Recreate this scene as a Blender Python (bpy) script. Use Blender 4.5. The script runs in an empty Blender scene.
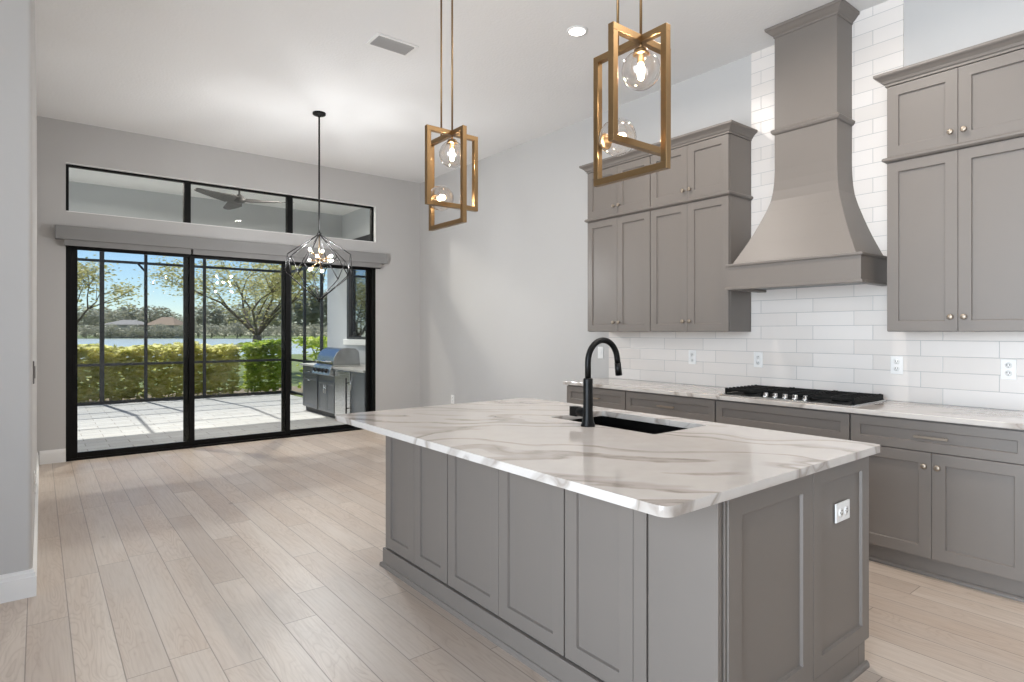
import bpy, bmesh, math, random
from mathutils import Vector, Matrix

random.seed(7)
C = bpy.context.scene.collection
SC = bpy.context.scene
PI = math.pi

# ------------------------------------------------------------------ camera, sky, sun, exposure
cam_data = bpy.data.cameras.new('camera')
cam = bpy.data.objects.new('camera', cam_data)
C.objects.link(cam)
CAM_H = 1.37
cam.location = (0, 0, CAM_H)
cam.rotation_euler = (PI / 2, 0, -math.radians(38.45))
cam_data.sensor_width = 36.0
cam_data.lens = 597.0 / 1024.0 * 36.0
cam_data.shift_y = -9.0 / 1024.0
cam_data.clip_start = 0.05
cam_data.clip_end = 600
SC.camera = cam

SC.view_settings.view_transform = 'Standard'
SC.view_settings.look = 'None'
SC.view_settings.gamma = 1.0
SC.view_settings.use_curve_mapping = False
SC.view_settings.exposure = 1.2

SUN_AZ = math.radians(-8)      # from +Y, a little towards -X
SUN_EL = math.radians(61.5)
world = bpy.data.worlds.new('sky')
SC.world = world
world.use_nodes = True
wn, wl = world.node_tree.nodes, world.node_tree.links
wn.clear()
sky = wn.new('ShaderNodeTexSky')
sky.sky_type = 'NISHITA'
sky.sun_disc = False
sky.sun_elevation = SUN_EL
sky.sun_rotation = SUN_AZ
sky.air_density = 0.9
sky.dust_density = 0.0
sky.ozone_density = 5.0
bg = wn.new('ShaderNodeBackground')
bg.inputs['Strength'].default_value = 0.06
wo = wn.new('ShaderNodeOutputWorld')
wl.new(sky.outputs[0], bg.inputs[0])
wl.new(bg.outputs[0], wo.inputs[0])

sun_d = bpy.data.lights.new('sun', 'SUN')
sun_d.energy = 2.7
sun_d.angle = math.radians(0.6)
sun_d.color = (1.0, 0.96, 0.9)
sun = bpy.data.objects.new('sun', sun_d)
C.objects.link(sun)
sdir = Vector((math.sin(SUN_AZ) * math.cos(SUN_EL), math.cos(SUN_AZ) * math.cos(SUN_EL), math.sin(SUN_EL)))
sun.rotation_euler = sdir.to_track_quat('Z', 'Y').to_euler()
sun.location = (0, 20, 20)

DOWNLIGHT_W = 8.0
PEND_W = 5.0
LANAI_FILL_W = 25.0  # power of the two added patio fill lights
LC = 3.53               # patio ceiling height
CHAND_W = 40.0

# area fill added to brighten the interior, placed outside the unseen left opening
left_fill_d = bpy.data.lights.new('left_daylight_fill', 'AREA')
left_fill_d.shape = 'RECTANGLE'
left_fill_d.size = 3.8
left_fill_d.size_y = 3.2
left_fill_d.energy = 88.0
left_fill_d.spread = math.radians(112)
left_fill_d.color = (0.80, 0.90, 1.0)
left_fill = bpy.data.objects.new('left_daylight_fill', left_fill_d)
C.objects.link(left_fill)
left_fill.location = (-2.9, -0.1, 1.5)
left_fill.rotation_euler = (PI / 2 + math.radians(2), 0, -PI / 2)

# ------------------------------------------------------------------ helpers
def new_bm():
    return bmesh.new()

def box(bm, x0, x1, y0, y1, z0, z1):
    x0, x1 = min(x0, x1), max(x0, x1)
    y0, y1 = min(y0, y1), max(y0, y1)
    z0, z1 = min(z0, z1), max(z0, z1)
    v = [bm.verts.new(p) for p in ((x0, y0, z0), (x1, y0, z0), (x1, y1, z0), (x0, y1, z0),
                                   (x0, y0, z1), (x1, y0, z1), (x1, y1, z1), (x0, y1, z1))]
    for f in ((3, 2, 1, 0), (4, 5, 6, 7), (0, 1, 5, 4), (1, 2, 6, 5), (2, 3, 7, 6), (3, 0, 4, 7)):
        bm.faces.new([v[i] for i in f])
    return bm

def frames_along(pts):
    pts = [Vector(p) for p in pts]
    n = len(pts)
    tans = []
    for i in range(n):
        a = pts[max(0, i - 1)]
        b = pts[min(n - 1, i + 1)]
        tans.append((b - a).normalized())
    t0 = tans[0]
    up = Vector((0, 0, 1)) if abs(t0.z) < 0.9 else Vector((1, 0, 0))
    u = (up - t0 * up.dot(t0)).normalized()
    out = []
    for i in range(n):
        t = tans[i]
        u = (u - t * u.dot(t)).normalized()
        out.append((pts[i], u, t.cross(u)))
    return out

def tube(bm, pts, r, seg=10, cap=True):
    fr = frames_along(pts)
    rs = r if isinstance(r, (list, tuple)) else [r] * len(fr)
    rings = []
    for (p, u, w), rr in zip(fr, rs):
        rings.append([bm.verts.new(p + u * (rr * math.cos(2 * PI * k / seg)) + w * (rr * math.sin(2 * PI * k / seg)))
                      for k in range(seg)])
    for a, b in zip(rings[:-1], rings[1:]):
        for k in range(seg):
            f = bm.faces.new((a[k], a[(k + 1) % seg], b[(k + 1) % seg], b[k]))
            f.smooth = True
    if cap:
        bm.faces.new(list(reversed(rings[0])))
        bm.faces.new(rings[-1])
    return bm

def lathe(bm, prof, center=(0, 0, 0), axis='Z', seg=24, smooth=True):
    """prof: list of (radius, height) along the axis"""
    c = Vector(center)
    def put(r, h, a):
        x, y = r * math.cos(a), r * math.sin(a)
        if axis == 'Z':
            return c + Vector((x, y, h))
        if axis == 'X':
            return c + Vector((h, x, y))
        return c + Vector((x, h, -y))
    rings = []
    for r, h in prof:
        if r < 1e-6:
            rings.append([bm.verts.new(put(0, h, 0))])
        else:
            rings.append([bm.verts.new(put(r, h, 2 * PI * k / seg)) for k in range(seg)])
    for a, b in zip(rings[:-1], rings[1:]):
        for k in range(seg):
            k2 = (k + 1) % seg
            if len(a) == 1 and len(b) == 1:
                continue
            if len(a) == 1:
                f = bm.faces.new((a[0], b[k2], b[k]))
            elif len(b) == 1:
                f = bm.faces.new((a[k], a[k2], b[0]))
            else:
                f = bm.faces.new((a[k], a[k2], b[k2], b[k]))
            f.smooth = smooth
    if len(rings[0]) > 1:
        bm.faces.new(list(reversed(rings[0])))
    if len(rings[-1]) > 1:
        bm.faces.new(rings[-1])
    return bm

def sphere(bm, c, r, seg=20, rings=12, sz=1.0):
    prof = [(r * math.sin(PI * i / rings), -r * sz * math.cos(PI * i / rings)) for i in range(rings + 1)]
    prof[0] = (0, -r * sz)
    prof[-1] = (0, r * sz)
    return lathe(bm, prof, c, 'Z', seg)

def prism(bm, poly, axis, a0, a1, smooth=False):
    """extrude a 2D polygon along an axis: X -> poly (y,z), Y -> poly (x,z), Z -> poly (x,y)"""
    def P(p, a):
        if axis == 'X':
            return (a, p[0], p[1])
        if axis == 'Y':
            return (p[0], a, p[1])
        return (p[0], p[1], a)
    A = [bm.verts.new(P(p, a0)) for p in poly]
    B = [bm.verts.new(P(p, a1)) for p in poly]
    n = len(poly)
    bm.faces.new(A)
    bm.faces.new(list(reversed(B)))
    for i in range(n):
        f = bm.faces.new((A[i], B[i], B[(i + 1) % n], A[(i + 1) % n]))
        f.smooth = smooth
    return bm

def obj(name, bm, mat, parent=None, bevel=0.0, seg=2, loc=None):
    bmesh.ops.recalc_face_normals(bm, faces=bm.faces[:])
    me = bpy.data.meshes.new(name)
    bm.to_mesh(me)
    bm.free()
    o = bpy.data.objects.new(name, me)
    C.objects.link(o)
    if mat:
        me.materials.append(mat)
    if parent:
        o.parent = parent
    if loc:
        o.location = loc
    if bevel:
        m = o.modifiers.new('bevel', 'BEVEL')
        m.width = bevel
        m.segments = seg
        m.limit_method = 'ANGLE'
        m.angle_limit = math.radians(50)
    return o

def thing(name, label, cat, loc=(0, 0, 0), rotz=0, group=None):
    o = bpy.data.objects.new(name, None)
    C.objects.link(o)
    o.empty_display_size = 0.1
    o.location = loc
    o.rotation_euler = (0, 0, rotz)
    return tag(o, label, cat, group)

def tag(o, label, cat, group=None, kind=None):
    o['label'] = label
    o['category'] = cat
    if group:
        o['group'] = group
    if kind:
        o['kind'] = kind
    return o

def struct(name, bm, mat, bevel=0.0, parent=None):
    o = obj(name, bm, mat, parent, bevel)
    if parent is None:
        o['kind'] = 'structure'
    return o

def structE(name, loc=(0, 0, 0)):
    o = bpy.data.objects.new(name, None)
    C.objects.link(o)
    o.location = loc
    o['kind'] = 'structure'
    return o

def copy_tree(o, parent=None):
    c = o.copy()
    C.objects.link(c)
    c.parent = parent
    for ch in list(o.children):
        copy_tree(ch, c)
    return c

# ------------------------------------------------------------------ materials
def mat_base(name):
    m = bpy.data.materials.new(name)
    m.use_nodes = True
    nt = m.node_tree
    nt.nodes.clear()
    out = nt.nodes.new('ShaderNodeOutputMaterial')
    b = nt.nodes.new('ShaderNodeBsdfPrincipled')
    nt.links.new(b.outputs[0], out.inputs[0])
    return m, nt, b, out

def srgb(r, g, b):
    def f(c):
        c /= 255.0
        return c / 12.92 if c <= 0.04045 else ((c + 0.055) / 1.055) ** 2.4
    return (f(r), f(g), f(b), 1)

def N(nt, t, **kw):
    n = nt.nodes.new(t)
    for k, v in kw.items():
        setattr(n, k, v)
    return n

def math_n(nt, op, a, b=None, c=None):
    n = nt.nodes.new('ShaderNodeMath')
    n.operation = op
    for i, v in enumerate((a, b, c)):
        if v is None:
            continue
        if isinstance(v, (int, float)):
            n.inputs[i].default_value = v
        else:
            nt.links.new(v, n.inputs[i])
    return n.outputs[0]

def mix_col(nt, fac, a, b, mode='MIX'):
    n = nt.nodes.new('ShaderNodeMix')
    n.data_type = 'RGBA'
    n.blend_type = mode
    for s, v in ((n.inputs[0], fac), (n.inputs[6], a), (n.inputs[7], b)):
        if isinstance(v, (int, float)):
            s.default_value = v
        elif isinstance(v, tuple):
            s.default_value = v
        else:
            nt.links.new(v, s)
    return n.outputs[2]

def ramp(nt, fac, stops, interp='LINEAR'):
    r = nt.nodes.new('ShaderNodeValToRGB')
    r.color_ramp.interpolation = interp
    els = r.color_ramp.elements
    while len(els) < len(stops):
        els.new(0.5)
    for e, (p, c) in zip(els, stops):
        e.position = p
        e.color = c if isinstance(c, tuple) else (c, c, c, 1)
    nt.links.new(fac, r.inputs[0])
    return r.outputs[0]

def paint(name, col, rough=0.5, metal=0.0, bump=0.0, bscale=60, var=0.03, spec=None, coat=0.0):
    """painted / plain surface with a faint procedural mottling"""
    m, nt, b, out = mat_base(name)
    tc = N(nt, 'ShaderNodeTexCoord')
    nz = N(nt, 'ShaderNodeTexNoise')
    nz.inputs['Scale'].default_value = 3.0
    nz.inputs['Detail'].default_value = 4
    nt.links.new(tc.outputs['Object'], nz.inputs['Vector'])
    c0 = tuple(max(0, x * (1 - var)) for x in col[:3]) + (1,)
    c1 = tuple(min(1, x * (1 + var)) for x in col[:3]) + (1,)
    nt.links.new(mix_col(nt, nz.outputs[0], c0, c1), b.inputs['Base Color'])
    b.inputs['Roughness'].default_value = rough
    b.inputs['Metallic'].default_value = metal
    if spec is not None:
        b.inputs['Specular IOR Level'].default_value = spec
    b.inputs['Coat Weight'].default_value = coat
    if bump:
        n2 = N(nt, 'ShaderNodeTexNoise')
        n2.inputs['Scale'].default_value = bscale
        n2.inputs['Detail'].default_value = 3
        nt.links.new(tc.outputs['Object'], n2.inputs['Vector'])
        bp = N(nt, 'ShaderNodeBump')
        bp.inputs['Strength'].default_value = bump
        bp.inputs['Distance'].default_value = 0.01
        nt.links.new(n2.outputs[0], bp.inputs['Height'])
        nt.links.new(bp.outputs[0], b.inputs['Normal'])
    return m

def brushed(name, col, rough=0.3, scale=(2, 2, 200)):
    m, nt, b, out = mat_base(name)
    tc = N(nt, 'ShaderNodeTexCoord')
    mp = N(nt, 'ShaderNodeMapping')
    mp.inputs['Scale'].default_value = scale
    nt.links.new(tc.outputs['Object'], mp.inputs[0])
    nz = N(nt, 'ShaderNodeTexNoise')
    nz.inputs['Scale'].default_value = 4
    nt.links.new(mp.outputs[0], nz.inputs['Vector'])
    c0 = tuple(x * 0.88 for x in col[:3]) + (1,)
    nt.links.new(mix_col(nt, nz.outputs[0], c0, col), b.inputs['Base Color'])
    b.inputs['Metallic'].default_value = 1.0
    nt.links.new(ramp(nt, nz.outputs[0], [(0, rough * 0.8), (1, rough * 1.2)]), b.inputs['Roughness'])
    return m

def glass_pane(name, tint=(1, 1, 1, 1), refl=1.0):
    m = bpy.data.materials.new(name)
    m.use_nodes = True
    nt = m.node_tree
    nt.nodes.clear()
    out = nt.nodes.new('ShaderNodeOutputMaterial')
    tr = N(nt, 'ShaderNodeBsdfTransparent')
    tr.inputs[0].default_value = tint
    gl = N(nt, 'ShaderNodeBsdfGlossy')
    gl.inputs['Roughness'].default_value = 0.01
    lw = N(nt, 'ShaderNodeLayerWeight')
    lw.inputs[0].default_value = 0.5
    fres = math_n(nt, 'ADD', 0.05, math_n(nt, 'MULTIPLY', math_n(nt, 'POWER', lw.outputs['Facing'], 4.0), 0.7))
    mx = N(nt, 'ShaderNodeMixShader')
    nt.links.new(math_n(nt, 'MULTIPLY', fres, refl), mx.inputs[0])
    nt.links.new(tr.outputs[0], mx.inputs[1])
    nt.links.new(gl.outputs[0], mx.inputs[2])
    nt.links.new(mx.outputs[0], out.inputs[0])
    return m

def emit(name, col, strength):
    m, nt, b, out = mat_base(name)
    b.inputs['Base Color'].default_value = col
    b.inputs['Emission Color'].default_value = col
    b.inputs['Emission Strength'].default_value = strength
    return m

def mat_floor():
    m, nt, b, out = mat_base('oak_planks')
    tc = N(nt, 'ShaderNodeTexCoord')
    sp = N(nt, 'ShaderNodeSeparateXYZ')
    nt.links.new(tc.outputs['Object'], sp.inputs[0])
    W, L = 0.157, 1.45
    xs = math_n(nt, 'DIVIDE', math_n(nt, 'SUBTRACT', sp.outputs[0], 0.2726), W)
    row = math_n(nt, 'FLOOR', xs)
    fx = math_n(nt, 'FRACT', xs)
    wn1 = N(nt, 'ShaderNodeTexWhiteNoise', noise_dimensions='1D')
    nt.links.new(row, wn1.inputs['W'])
    ys = math_n(nt, 'ADD', math_n(nt, 'DIVIDE', sp.outputs[1], L), math_n(nt, 'MULTIPLY', wn1.outputs['Value'], 7.0))
    pid = math_n(nt, 'FLOOR', ys)
    fy = math_n(nt, 'FRACT', ys)
    cv = N(nt, 'ShaderNodeCombineXYZ')
    nt.links.new(row, cv.inputs[0])
    nt.links.new(pid, cv.inputs[1])
    wn2 = N(nt, 'ShaderNodeTexWhiteNoise', noise_dimensions='2D')
    nt.links.new(cv.outputs[0], wn2.inputs['Vector'])
    # grain: coordinates shifted per plank, stretched along the plank
    gv = N(nt, 'ShaderNodeCombineXYZ')
    nt.links.new(math_n(nt, 'ADD', sp.outputs[0], math_n(nt, 'MULTIPLY', wn2.outputs['Value'], 37.0)), gv.inputs[0])
    nt.links.new(math_n(nt, 'MULTIPLY', sp.outputs[1], 0.16), gv.inputs[1])
    nt.links.new(math_n(nt, 'MULTIPLY', pid, 3.7), gv.inputs[2])
    n1 = N(nt, 'ShaderNodeTexNoise')
    n1.inputs['Scale'].default_value = 9
    n1.inputs['Detail'].default_value = 2
    n1.inputs['Distortion'].default_value = 0.6
    nt.links.new(gv.outputs[0], n1.inputs['Vector'])
    rings = math_n(nt, 'FRACT', math_n(nt, 'MULTIPLY', n1.outputs[0], 15.0))
    ringline = ramp(nt, rings, [(0.0, 1.0), (0.16, 0.15), (0.6, 0.0), (1.0, 0.6)])
    n2 = N(nt, 'ShaderNodeTexNoise')
    n2.inputs['Scale'].default_value = 90
    n2.inputs['Detail'].default_value = 3
    gf = N(nt, 'ShaderNodeCombineXYZ')
    nt.links.new(math_n(nt, 'ADD', sp.outputs[0], math_n(nt, 'MULTIPLY', wn2.outputs['Value'], 37.0)), gf.inputs[0])
    nt.links.new(math_n(nt, 'MULTIPLY', sp.outputs[1], 0.035), gf.inputs[1])
    nt.links.new(gf.outputs[0], n2.inputs['Vector'])
    n3 = N(nt, 'ShaderNodeTexNoise')
    n3.inputs['Scale'].default_value = 5
    n3.inputs['Detail'].default_value = 3
    nt.links.new(gv.outputs[0], n3.inputs['Vector'])
    cbase = ramp(nt, wn2.outputs['Value'], [(0.0, FLOOR_A), (0.5, FLOOR_B), (1.0, FLOOR_C)])
    c1 = mix_col(nt, math_n(nt, 'MULTIPLY', math_n(nt, 'MULTIPLY', ringline, ramp(nt, n3.outputs[0], [(0.4, 0.15), (0.62, 1.0)])), 0.55), cbase, FLOOR_D)
    c2 = mix_col(nt, math_n(nt, 'MULTIPLY', ramp(nt, n2.outputs[0], [(0.45, 0.0), (0.8, 1.0)]), 0.30), c1, FLOOR_D)
    c3 = mix_col(nt, ramp(nt, n3.outputs[0], [(0.35, 0.0), (0.75, 0.45)]), c2, FLOOR_E)
    # knots
    vo = N(nt, 'ShaderNodeTexVoronoi')
    vo.inputs['Scale'].default_value = 2.2
    kv = N(nt, 'ShaderNodeCombineXYZ')
    nt.links.new(sp.outputs[0], kv.inputs[0])
    nt.links.new(math_n(nt, 'MULTIPLY', sp.outputs[1], 0.55), kv.inputs[1])
    nt.links.new(kv.outputs[0], vo.inputs['Vector'])
    c4 = mix_col(nt, ramp(nt, vo.outputs['Distance'], [(0.0, 0.6), (0.028, 0.35), (0.05, 0.0)]), c3, srgb(105, 85, 70))
    # seams
    ex = math_n(nt, 'MINIMUM', fx, math_n(nt, 'SUBTRACT', 1.0, fx))
    ey = math_n(nt, 'MULTIPLY', math_n(nt, 'MINIMUM', fy, math_n(nt, 'SUBTRACT', 1.0, fy)), L / W)
    e = math_n(nt, 'MINIMUM', ex, ey)
    seam = ramp(nt, e, [(0.0, 1.0), (0.009, 1.0), (0.018, 0.0)])
    c5 = mix_col(nt, math_n(nt, 'MULTIPLY', seam, 0.62), c4, srgb(80, 68, 58))
    nt.links.new(c5, b.inputs['Base Color'])
    nt.links.new(ramp(nt, n2.outputs[0], [(0, 0.36), (1, 0.48)]), b.inputs['Roughness'])
    b.inputs['Specular IOR Level'].default_value = 1.0
    bp = N(nt, 'ShaderNodeBump')
    bp.inputs['Strength'].default_value = 0.2
    bp.inputs['Distance'].default_value = 0.002
    h = math_n(nt, 'SUBTRACT', math_n(nt, 'MULTIPLY', n2.outputs[0], 0.15), seam)
    nt.links.new(h, bp.inputs['Height'])
    nt.links.new(bp.outputs[0], b.inputs['Normal'])
    return m

def mat_quartz():
    m, nt, b, out = mat_base('veined_quartz')
    tc = N(nt, 'ShaderNodeTexCoord')
    # slow swirl of the coordinates
    w1 = N(nt, 'ShaderNodeTexNoise')
    w1.inputs['Scale'].default_value = 0.75
    w1.inputs['Detail'].default_value = 2
    nt.links.new(tc.outputs['Object'], w1.inputs['Vector'])
    vs = N(nt, 'ShaderNodeVectorMath', operation='SUBTRACT')
    nt.links.new(w1.outputs['Color'], vs.inputs[0])
    vs.inputs[1].default_value = (0.5, 0.5, 0.5)
    vm = N(nt, 'ShaderNodeVectorMath', operation='SCALE')
    vm.inputs['Scale'].default_value = 1.35
    nt.links.new(vs.outputs[0], vm.inputs[0])
    va = N(nt, 'ShaderNodeVectorMath', operation='ADD')
    nt.links.new(tc.outputs['Object'], va.inputs[0])
    nt.links.new(vm.outputs[0], va.inputs[1])
    mp = N(nt, 'ShaderNodeMapping')
    mp.vector_type = 'POINT'
    mp.inputs['Rotation'].default_value = (0, 0, math.radians(50))
    nt.links.new(va.outputs[0], mp.inputs[0])
    ms = N(nt, 'ShaderNodeMapping')
    ms.inputs['Scale'].default_value = (0.26, 1.85, 1.0)
    ms.inputs['Location'].default_value = (0.3, 0.2, 0.0)
    nt.links.new(mp.outputs[0], ms.inputs[0])
    n1 = N(nt, 'ShaderNodeTexNoise')
    n1.inputs['Scale'].default_value = 1.6
    n1.inputs['Detail'].default_value = 2.5
    n1.inputs['Roughness'].default_value = 0.45
    nt.links.new(ms.outputs[0], n1.inputs['Vector'])
    v = n1.outputs[0]
    n2 = N(nt, 'ShaderNodeTexNoise')
    n2.inputs['Scale'].default_value = 14
    n2.inputs['Detail'].default_value = 6
    nt.links.new(tc.outputs['Object'], n2.inputs['Vector'])
    vj = math_n(nt, 'ADD', v, math_n(nt, 'MULTIPLY', math_n(nt, 'SUBTRACT', n2.outputs[0], 0.5), 0.03))
    band = ramp(nt, vj, [(0.0, 0), (0.405, 0), (0.418, 0.85), (0.45, 0.55), (0.47, 0), (0.555, 0),
                         (0.57, 0.9), (0.62, 0.6), (0.632, 0.0), (0.68, 0.0)])
    line = ramp(nt, vj, [(0.0, 0), (0.422, 0), (0.428, 1), (0.434, 0), (0.572, 0), (0.577, 0.9), (0.583, 0), (0.655, 0), (0.66, 0.8), (0.665, 0)])
    cloud = ramp(nt, n2.outputs[0], [(0.3, 0.35), (0.7, 1.0)])
    base = mix_col(nt, n2.outputs[0], srgb(190, 183, 177), srgb(204, 198, 192))
    c1 = mix_col(nt, math_n(nt, 'MULTIPLY', band, math_n(nt, 'MULTIPLY', cloud, 0.9)), base, srgb(140, 128, 117))
    c2 = mix_col(nt, math_n(nt, 'MULTIPLY', line, math_n(nt, 'MULTIPLY', cloud, 0.55)), c1, srgb(110, 98, 88))
    nt.links.new(c2, b.inputs['Base Color'])
    b.inputs['Roughness'].default_value = 0.09
    b.inputs['Specular IOR Level'].default_value = 0.5
    return m

def mat_tile():
    m, nt, b, out = mat_base('white_subway_tile')
    tc = N(nt, 'ShaderNodeTexCoord')
    sp = N(nt, 'ShaderNodeSeparateXYZ')
    nt.links.new(tc.outputs['Object'], sp.inputs[0])
    H, L = 0.101, 0.404
    zs = math_n(nt, 'DIVIDE', math_n(nt, 'SUBTRACT', sp.outputs[2], 0.911), H)
    row = math_n(nt, 'FLOOR', zs)
    fz = math_n(nt, 'FRACT', zs)
    odd = math_n(nt, 'FLOORED_MODULO', row, 2.0)
    ys = math_n(nt, 'ADD', math_n(nt, 'DIVIDE', math_n(nt, 'SUBTRACT', sp.outputs[1], 2.07), L),
                math_n(nt, 'MULTIPLY', odd, 0.7))
    fy = math_n(nt, 'FRACT', ys)
    cv = N(nt, 'ShaderNodeCombineXYZ')
    nt.links.new(row, cv.inputs[0])
    nt.links.new(math_n(nt, 'FLOOR', ys), cv.inputs[1])
    w = N(nt, 'ShaderNodeTexWhiteNoise', noise_dimensions='2D')
    nt.links.new(cv.outputs[0], w.inputs['Vector'])
    ez = math_n(nt, 'MULTIPLY', math_n(nt, 'MINIMUM', fz, math_n(nt, 'SUBTRACT', 1.0, fz)), H)
    ey = math_n(nt, 'MULTIPLY', math_n(nt, 'MINIMUM', fy, math_n(nt, 'SUBTRACT', 1.0, fy)), L)
    e = math_n(nt, 'MULTIPLY', math_n(nt, 'MINIMUM', ez, ey), 100.0)
    g = ramp(nt, e, [(0.0, 1.0), (0.10, 1.0), (0.2, 0.0)])
    col = mix_col(nt, w.outputs['Value'], srgb(221, 214, 208), srgb(230, 224, 219))
    nt.links.new(mix_col(nt, g, col, srgb(166, 165, 164)), b.inputs['Base Color'])
    nt.links.new(ramp(nt, g, [(0, 0.27), (1, 0.7)]), b.inputs['Roughness'])
    bp = N(nt, 'ShaderNodeBump')
    bp.inputs['Strength'].default_value = 0.4
    bp.inputs['Distance'].default_value = 0.002
    nt.links.new(math_n(nt, 'SUBTRACT', 1.0, ramp(nt, e, [(0.0, 1.0), (0.35, 0.0)])), bp.inputs['Height'])
    nt.links.new(bp.outputs[0], b.inputs['Normal'])
    return m

def mat_pavers():
    m, nt, b, out = mat_base('pale_pavers')
    tc = N(nt, 'ShaderNodeTexCoord')
    br = N(nt, 'ShaderNodeTexBrick')
    br.offset = 0.5
    br.inputs['Scale'].default_value = 1.0
    br.inputs['Brick Width'].default_value = 0.46
    br.inputs['Row Height'].default_value = 0.23
    br.inputs['Mortar Size'].default_value = 0.006
    br.inputs['Color1'].default_value = srgb(166, 165, 164)
    br.inputs['Color2'].default_value = srgb(154, 153, 152)
    br.inputs['Mortar'].default_value = srgb(120, 116, 112)
    nt.links.new(tc.outputs['Object'], br.inputs['Vector'])
    nz = N(nt, 'ShaderNodeTexNoise')
    nz.inputs['Scale'].default_value = 6
    nz.inputs['Detail'].default_value = 5
    nt.links.new(tc.outputs['Object'], nz.inputs['Vector'])
    nt.links.new(mix_col(nt, ramp(nt, nz.outputs[0], [(0.4, 0.0), (0.8, 0.3)]), br.outputs[0], srgb(165, 158, 150)), b.inputs['Base Color'])
    b.inputs['Roughness'].default_value = 0.75
    return m

def mat_leaf(name, cols, trans=0.3):
    m, nt, b, out = mat_base(name)
    tc = N(nt, 'ShaderNodeTexCoord')
    nz = N(nt, 'ShaderNodeTexNoise')
    nz.inputs['Scale'].default_value = 4.0
    nz.inputs['Detail'].default_value = 6
    nz.inputs['Roughness'].default_value = 0.75
    nt.links.new(tc.outputs['Object'], nz.inputs['Vector'])
    stops = [(0.28 + 0.32 * i / (len(cols) - 1), c) for i, c in enumerate(cols)]
    nt.links.new(ramp(nt, nz.outputs[0], stops), b.inputs['Base Color'])
    b.inputs['Roughness'].default_value = 0.5
    b.inputs['Transmission Weight'].default_value = 0.0
    tl = N(nt, 'ShaderNodeBsdfTranslucent')
    nt.links.new(ramp(nt, nz.outputs[0], stops), tl.inputs[0])
    mx = N(nt, 'ShaderNodeMixShader')
    mx.inputs[0].default_value = trans
    nt.links.new(b.outputs[0], mx.inputs[1])
    nt.links.new(tl.outputs[0], mx.inputs[2])
    nt.links.new(mx.outputs[0], out.inputs[0])
    return m

FLOOR_A, FLOOR_B, FLOOR_C = srgb(180, 166, 154), srgb(189, 176, 164), srgb(200, 188, 176)
FLOOR_D, FLOOR_E = srgb(134, 115, 100), srgb(184, 161, 141)

M = {}
M['wall'] = paint('wall_paint', srgb(190, 188, 186), 0.75, bump=0.05, bscale=180, var=0.01)
M['ceiling'] = paint('ceiling_paint', srgb(228, 227, 226), 0.9, bump=0.25, bscale=45, var=0.01)
M['white'] = paint('white_trim', srgb(232, 231, 229), 0.4, var=0.01)
M['cab'] = paint('grey_cabinet_paint', srgb(116, 109, 103), 0.42, var=0.015)
M['quartz'] = mat_quartz()
M['tile'] = mat_tile()
M['floor'] = mat_floor()
M['pavers'] = mat_pavers()
M['bounce_slab'] = paint('white_bounce_concrete', srgb(226, 224, 220), 0.8, var=0.04)  # whitened so the unseen ground bounces more light indoors
M['vent_grey'] = paint('grey_vent_louver', srgb(176, 175, 174), 0.5)
M['black'] = paint('black_frame', srgb(7, 7, 7), 0.5, var=0.05, spec=0.2)
M['matte_black'] = paint('matte_black', srgb(7, 7, 7), 0.4, var=0.05, spec=0.25)
M['sink'] = paint('black_composite', srgb(5, 5, 5), 0.7, var=0.1, spec=0.1)
M['iron'] = paint('cast_iron', srgb(8, 8, 8), 0.6, var=0.1, bump=0.1, spec=0.2)
M['steel'] = brushed('brushed_steel', (0.62, 0.62, 0.62, 1), 0.28)
M['steel_dull'] = brushed('outdoor_steel', (0.24, 0.25, 0.265, 1), 0.38, (2, 60, 2))
M['steel_lid'] = brushed('grill_lid_steel', (0.42, 0.43, 0.44, 1), 0.25)
M['chrome'] = brushed('bright_chrome', (0.8, 0.8, 0.8, 1), 0.15)
M['nickel'] = brushed('champagne_nickel', (0.38, 0.32, 0.26, 1), 0.45)
M['brass'] = brushed('brushed_brass', (0.32, 0.205, 0.10, 1), 0.32)
M['bronze'] = paint('dark_bronze', srgb(16, 15, 15), 0.5, 0.0, var=0.05, spec=0.2)
M['cage'] = paint('dark_cage_paint', srgb(48, 48, 50), 0.5, 0.2, var=0.05)
M['fabric'] = paint('grey_shade_fabric', srgb(140, 139, 138), 0.9, bump=0.2, bscale=400, var=0.04)
M['plate'] = paint('white_plastic', srgb(236, 235, 233), 0.3, var=0.01)
M['slot'] = paint('dark_slot', srgb(45, 43, 42), 0.6)
M['grey_plate'] = paint('grey_plastic', srgb(120, 117, 115), 0.4)
M['glass'] = glass_pane('window_glass', (0.96, 0.98, 0.97, 1), 0.35)
M['globe'] = glass_pane('clear_globe_glass', (0.96, 0.94, 0.92, 1), 2.2)
M['screen'] = glass_pane('insect_screen', (0.94, 0.945, 0.95, 1), 0.0)
M['bulb_warm'] = emit('warm_bulb', (1.0, 0.74, 0.45, 1), 26.0)
M['bulb_white'] = emit('white_bulb', (1.0, 0.90, 0.76, 1), 9.0)
M['lens'] = emit('downlight_lens', (1.0, 0.95, 0.87, 1), 5.0)
M['stucco'] = paint('exterior_stucco', srgb(190, 193, 195), 0.85, bump=0.2, bscale=80, var=0.02)
M['lanai_ceiling'] = paint('lanai_ceiling_paint', srgb(240, 240, 238), 0.85, var=0.01)
M['grass'] = paint('lawn_grass', srgb(104, 116, 70), 0.95, bump=0.5, bscale=90, var=0.25)
M['dirt'] = paint('mulch_bed', srgb(120, 108, 94), 0.95, bump=0.6, bscale=60, var=0.25)
M['fan'] = paint('grey_fan_blade', srgb(84, 82, 81), 0.5)
M['bark'] = paint('tree_bark', srgb(104, 92, 82), 0.9, bump=0.6, bscale=30, var=0.25)
M['hedge'] = mat_leaf('hedge_leaves', [srgb(150, 158, 82), srgb(206, 204, 120), srgb(244, 238, 186)], 0.68)
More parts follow.
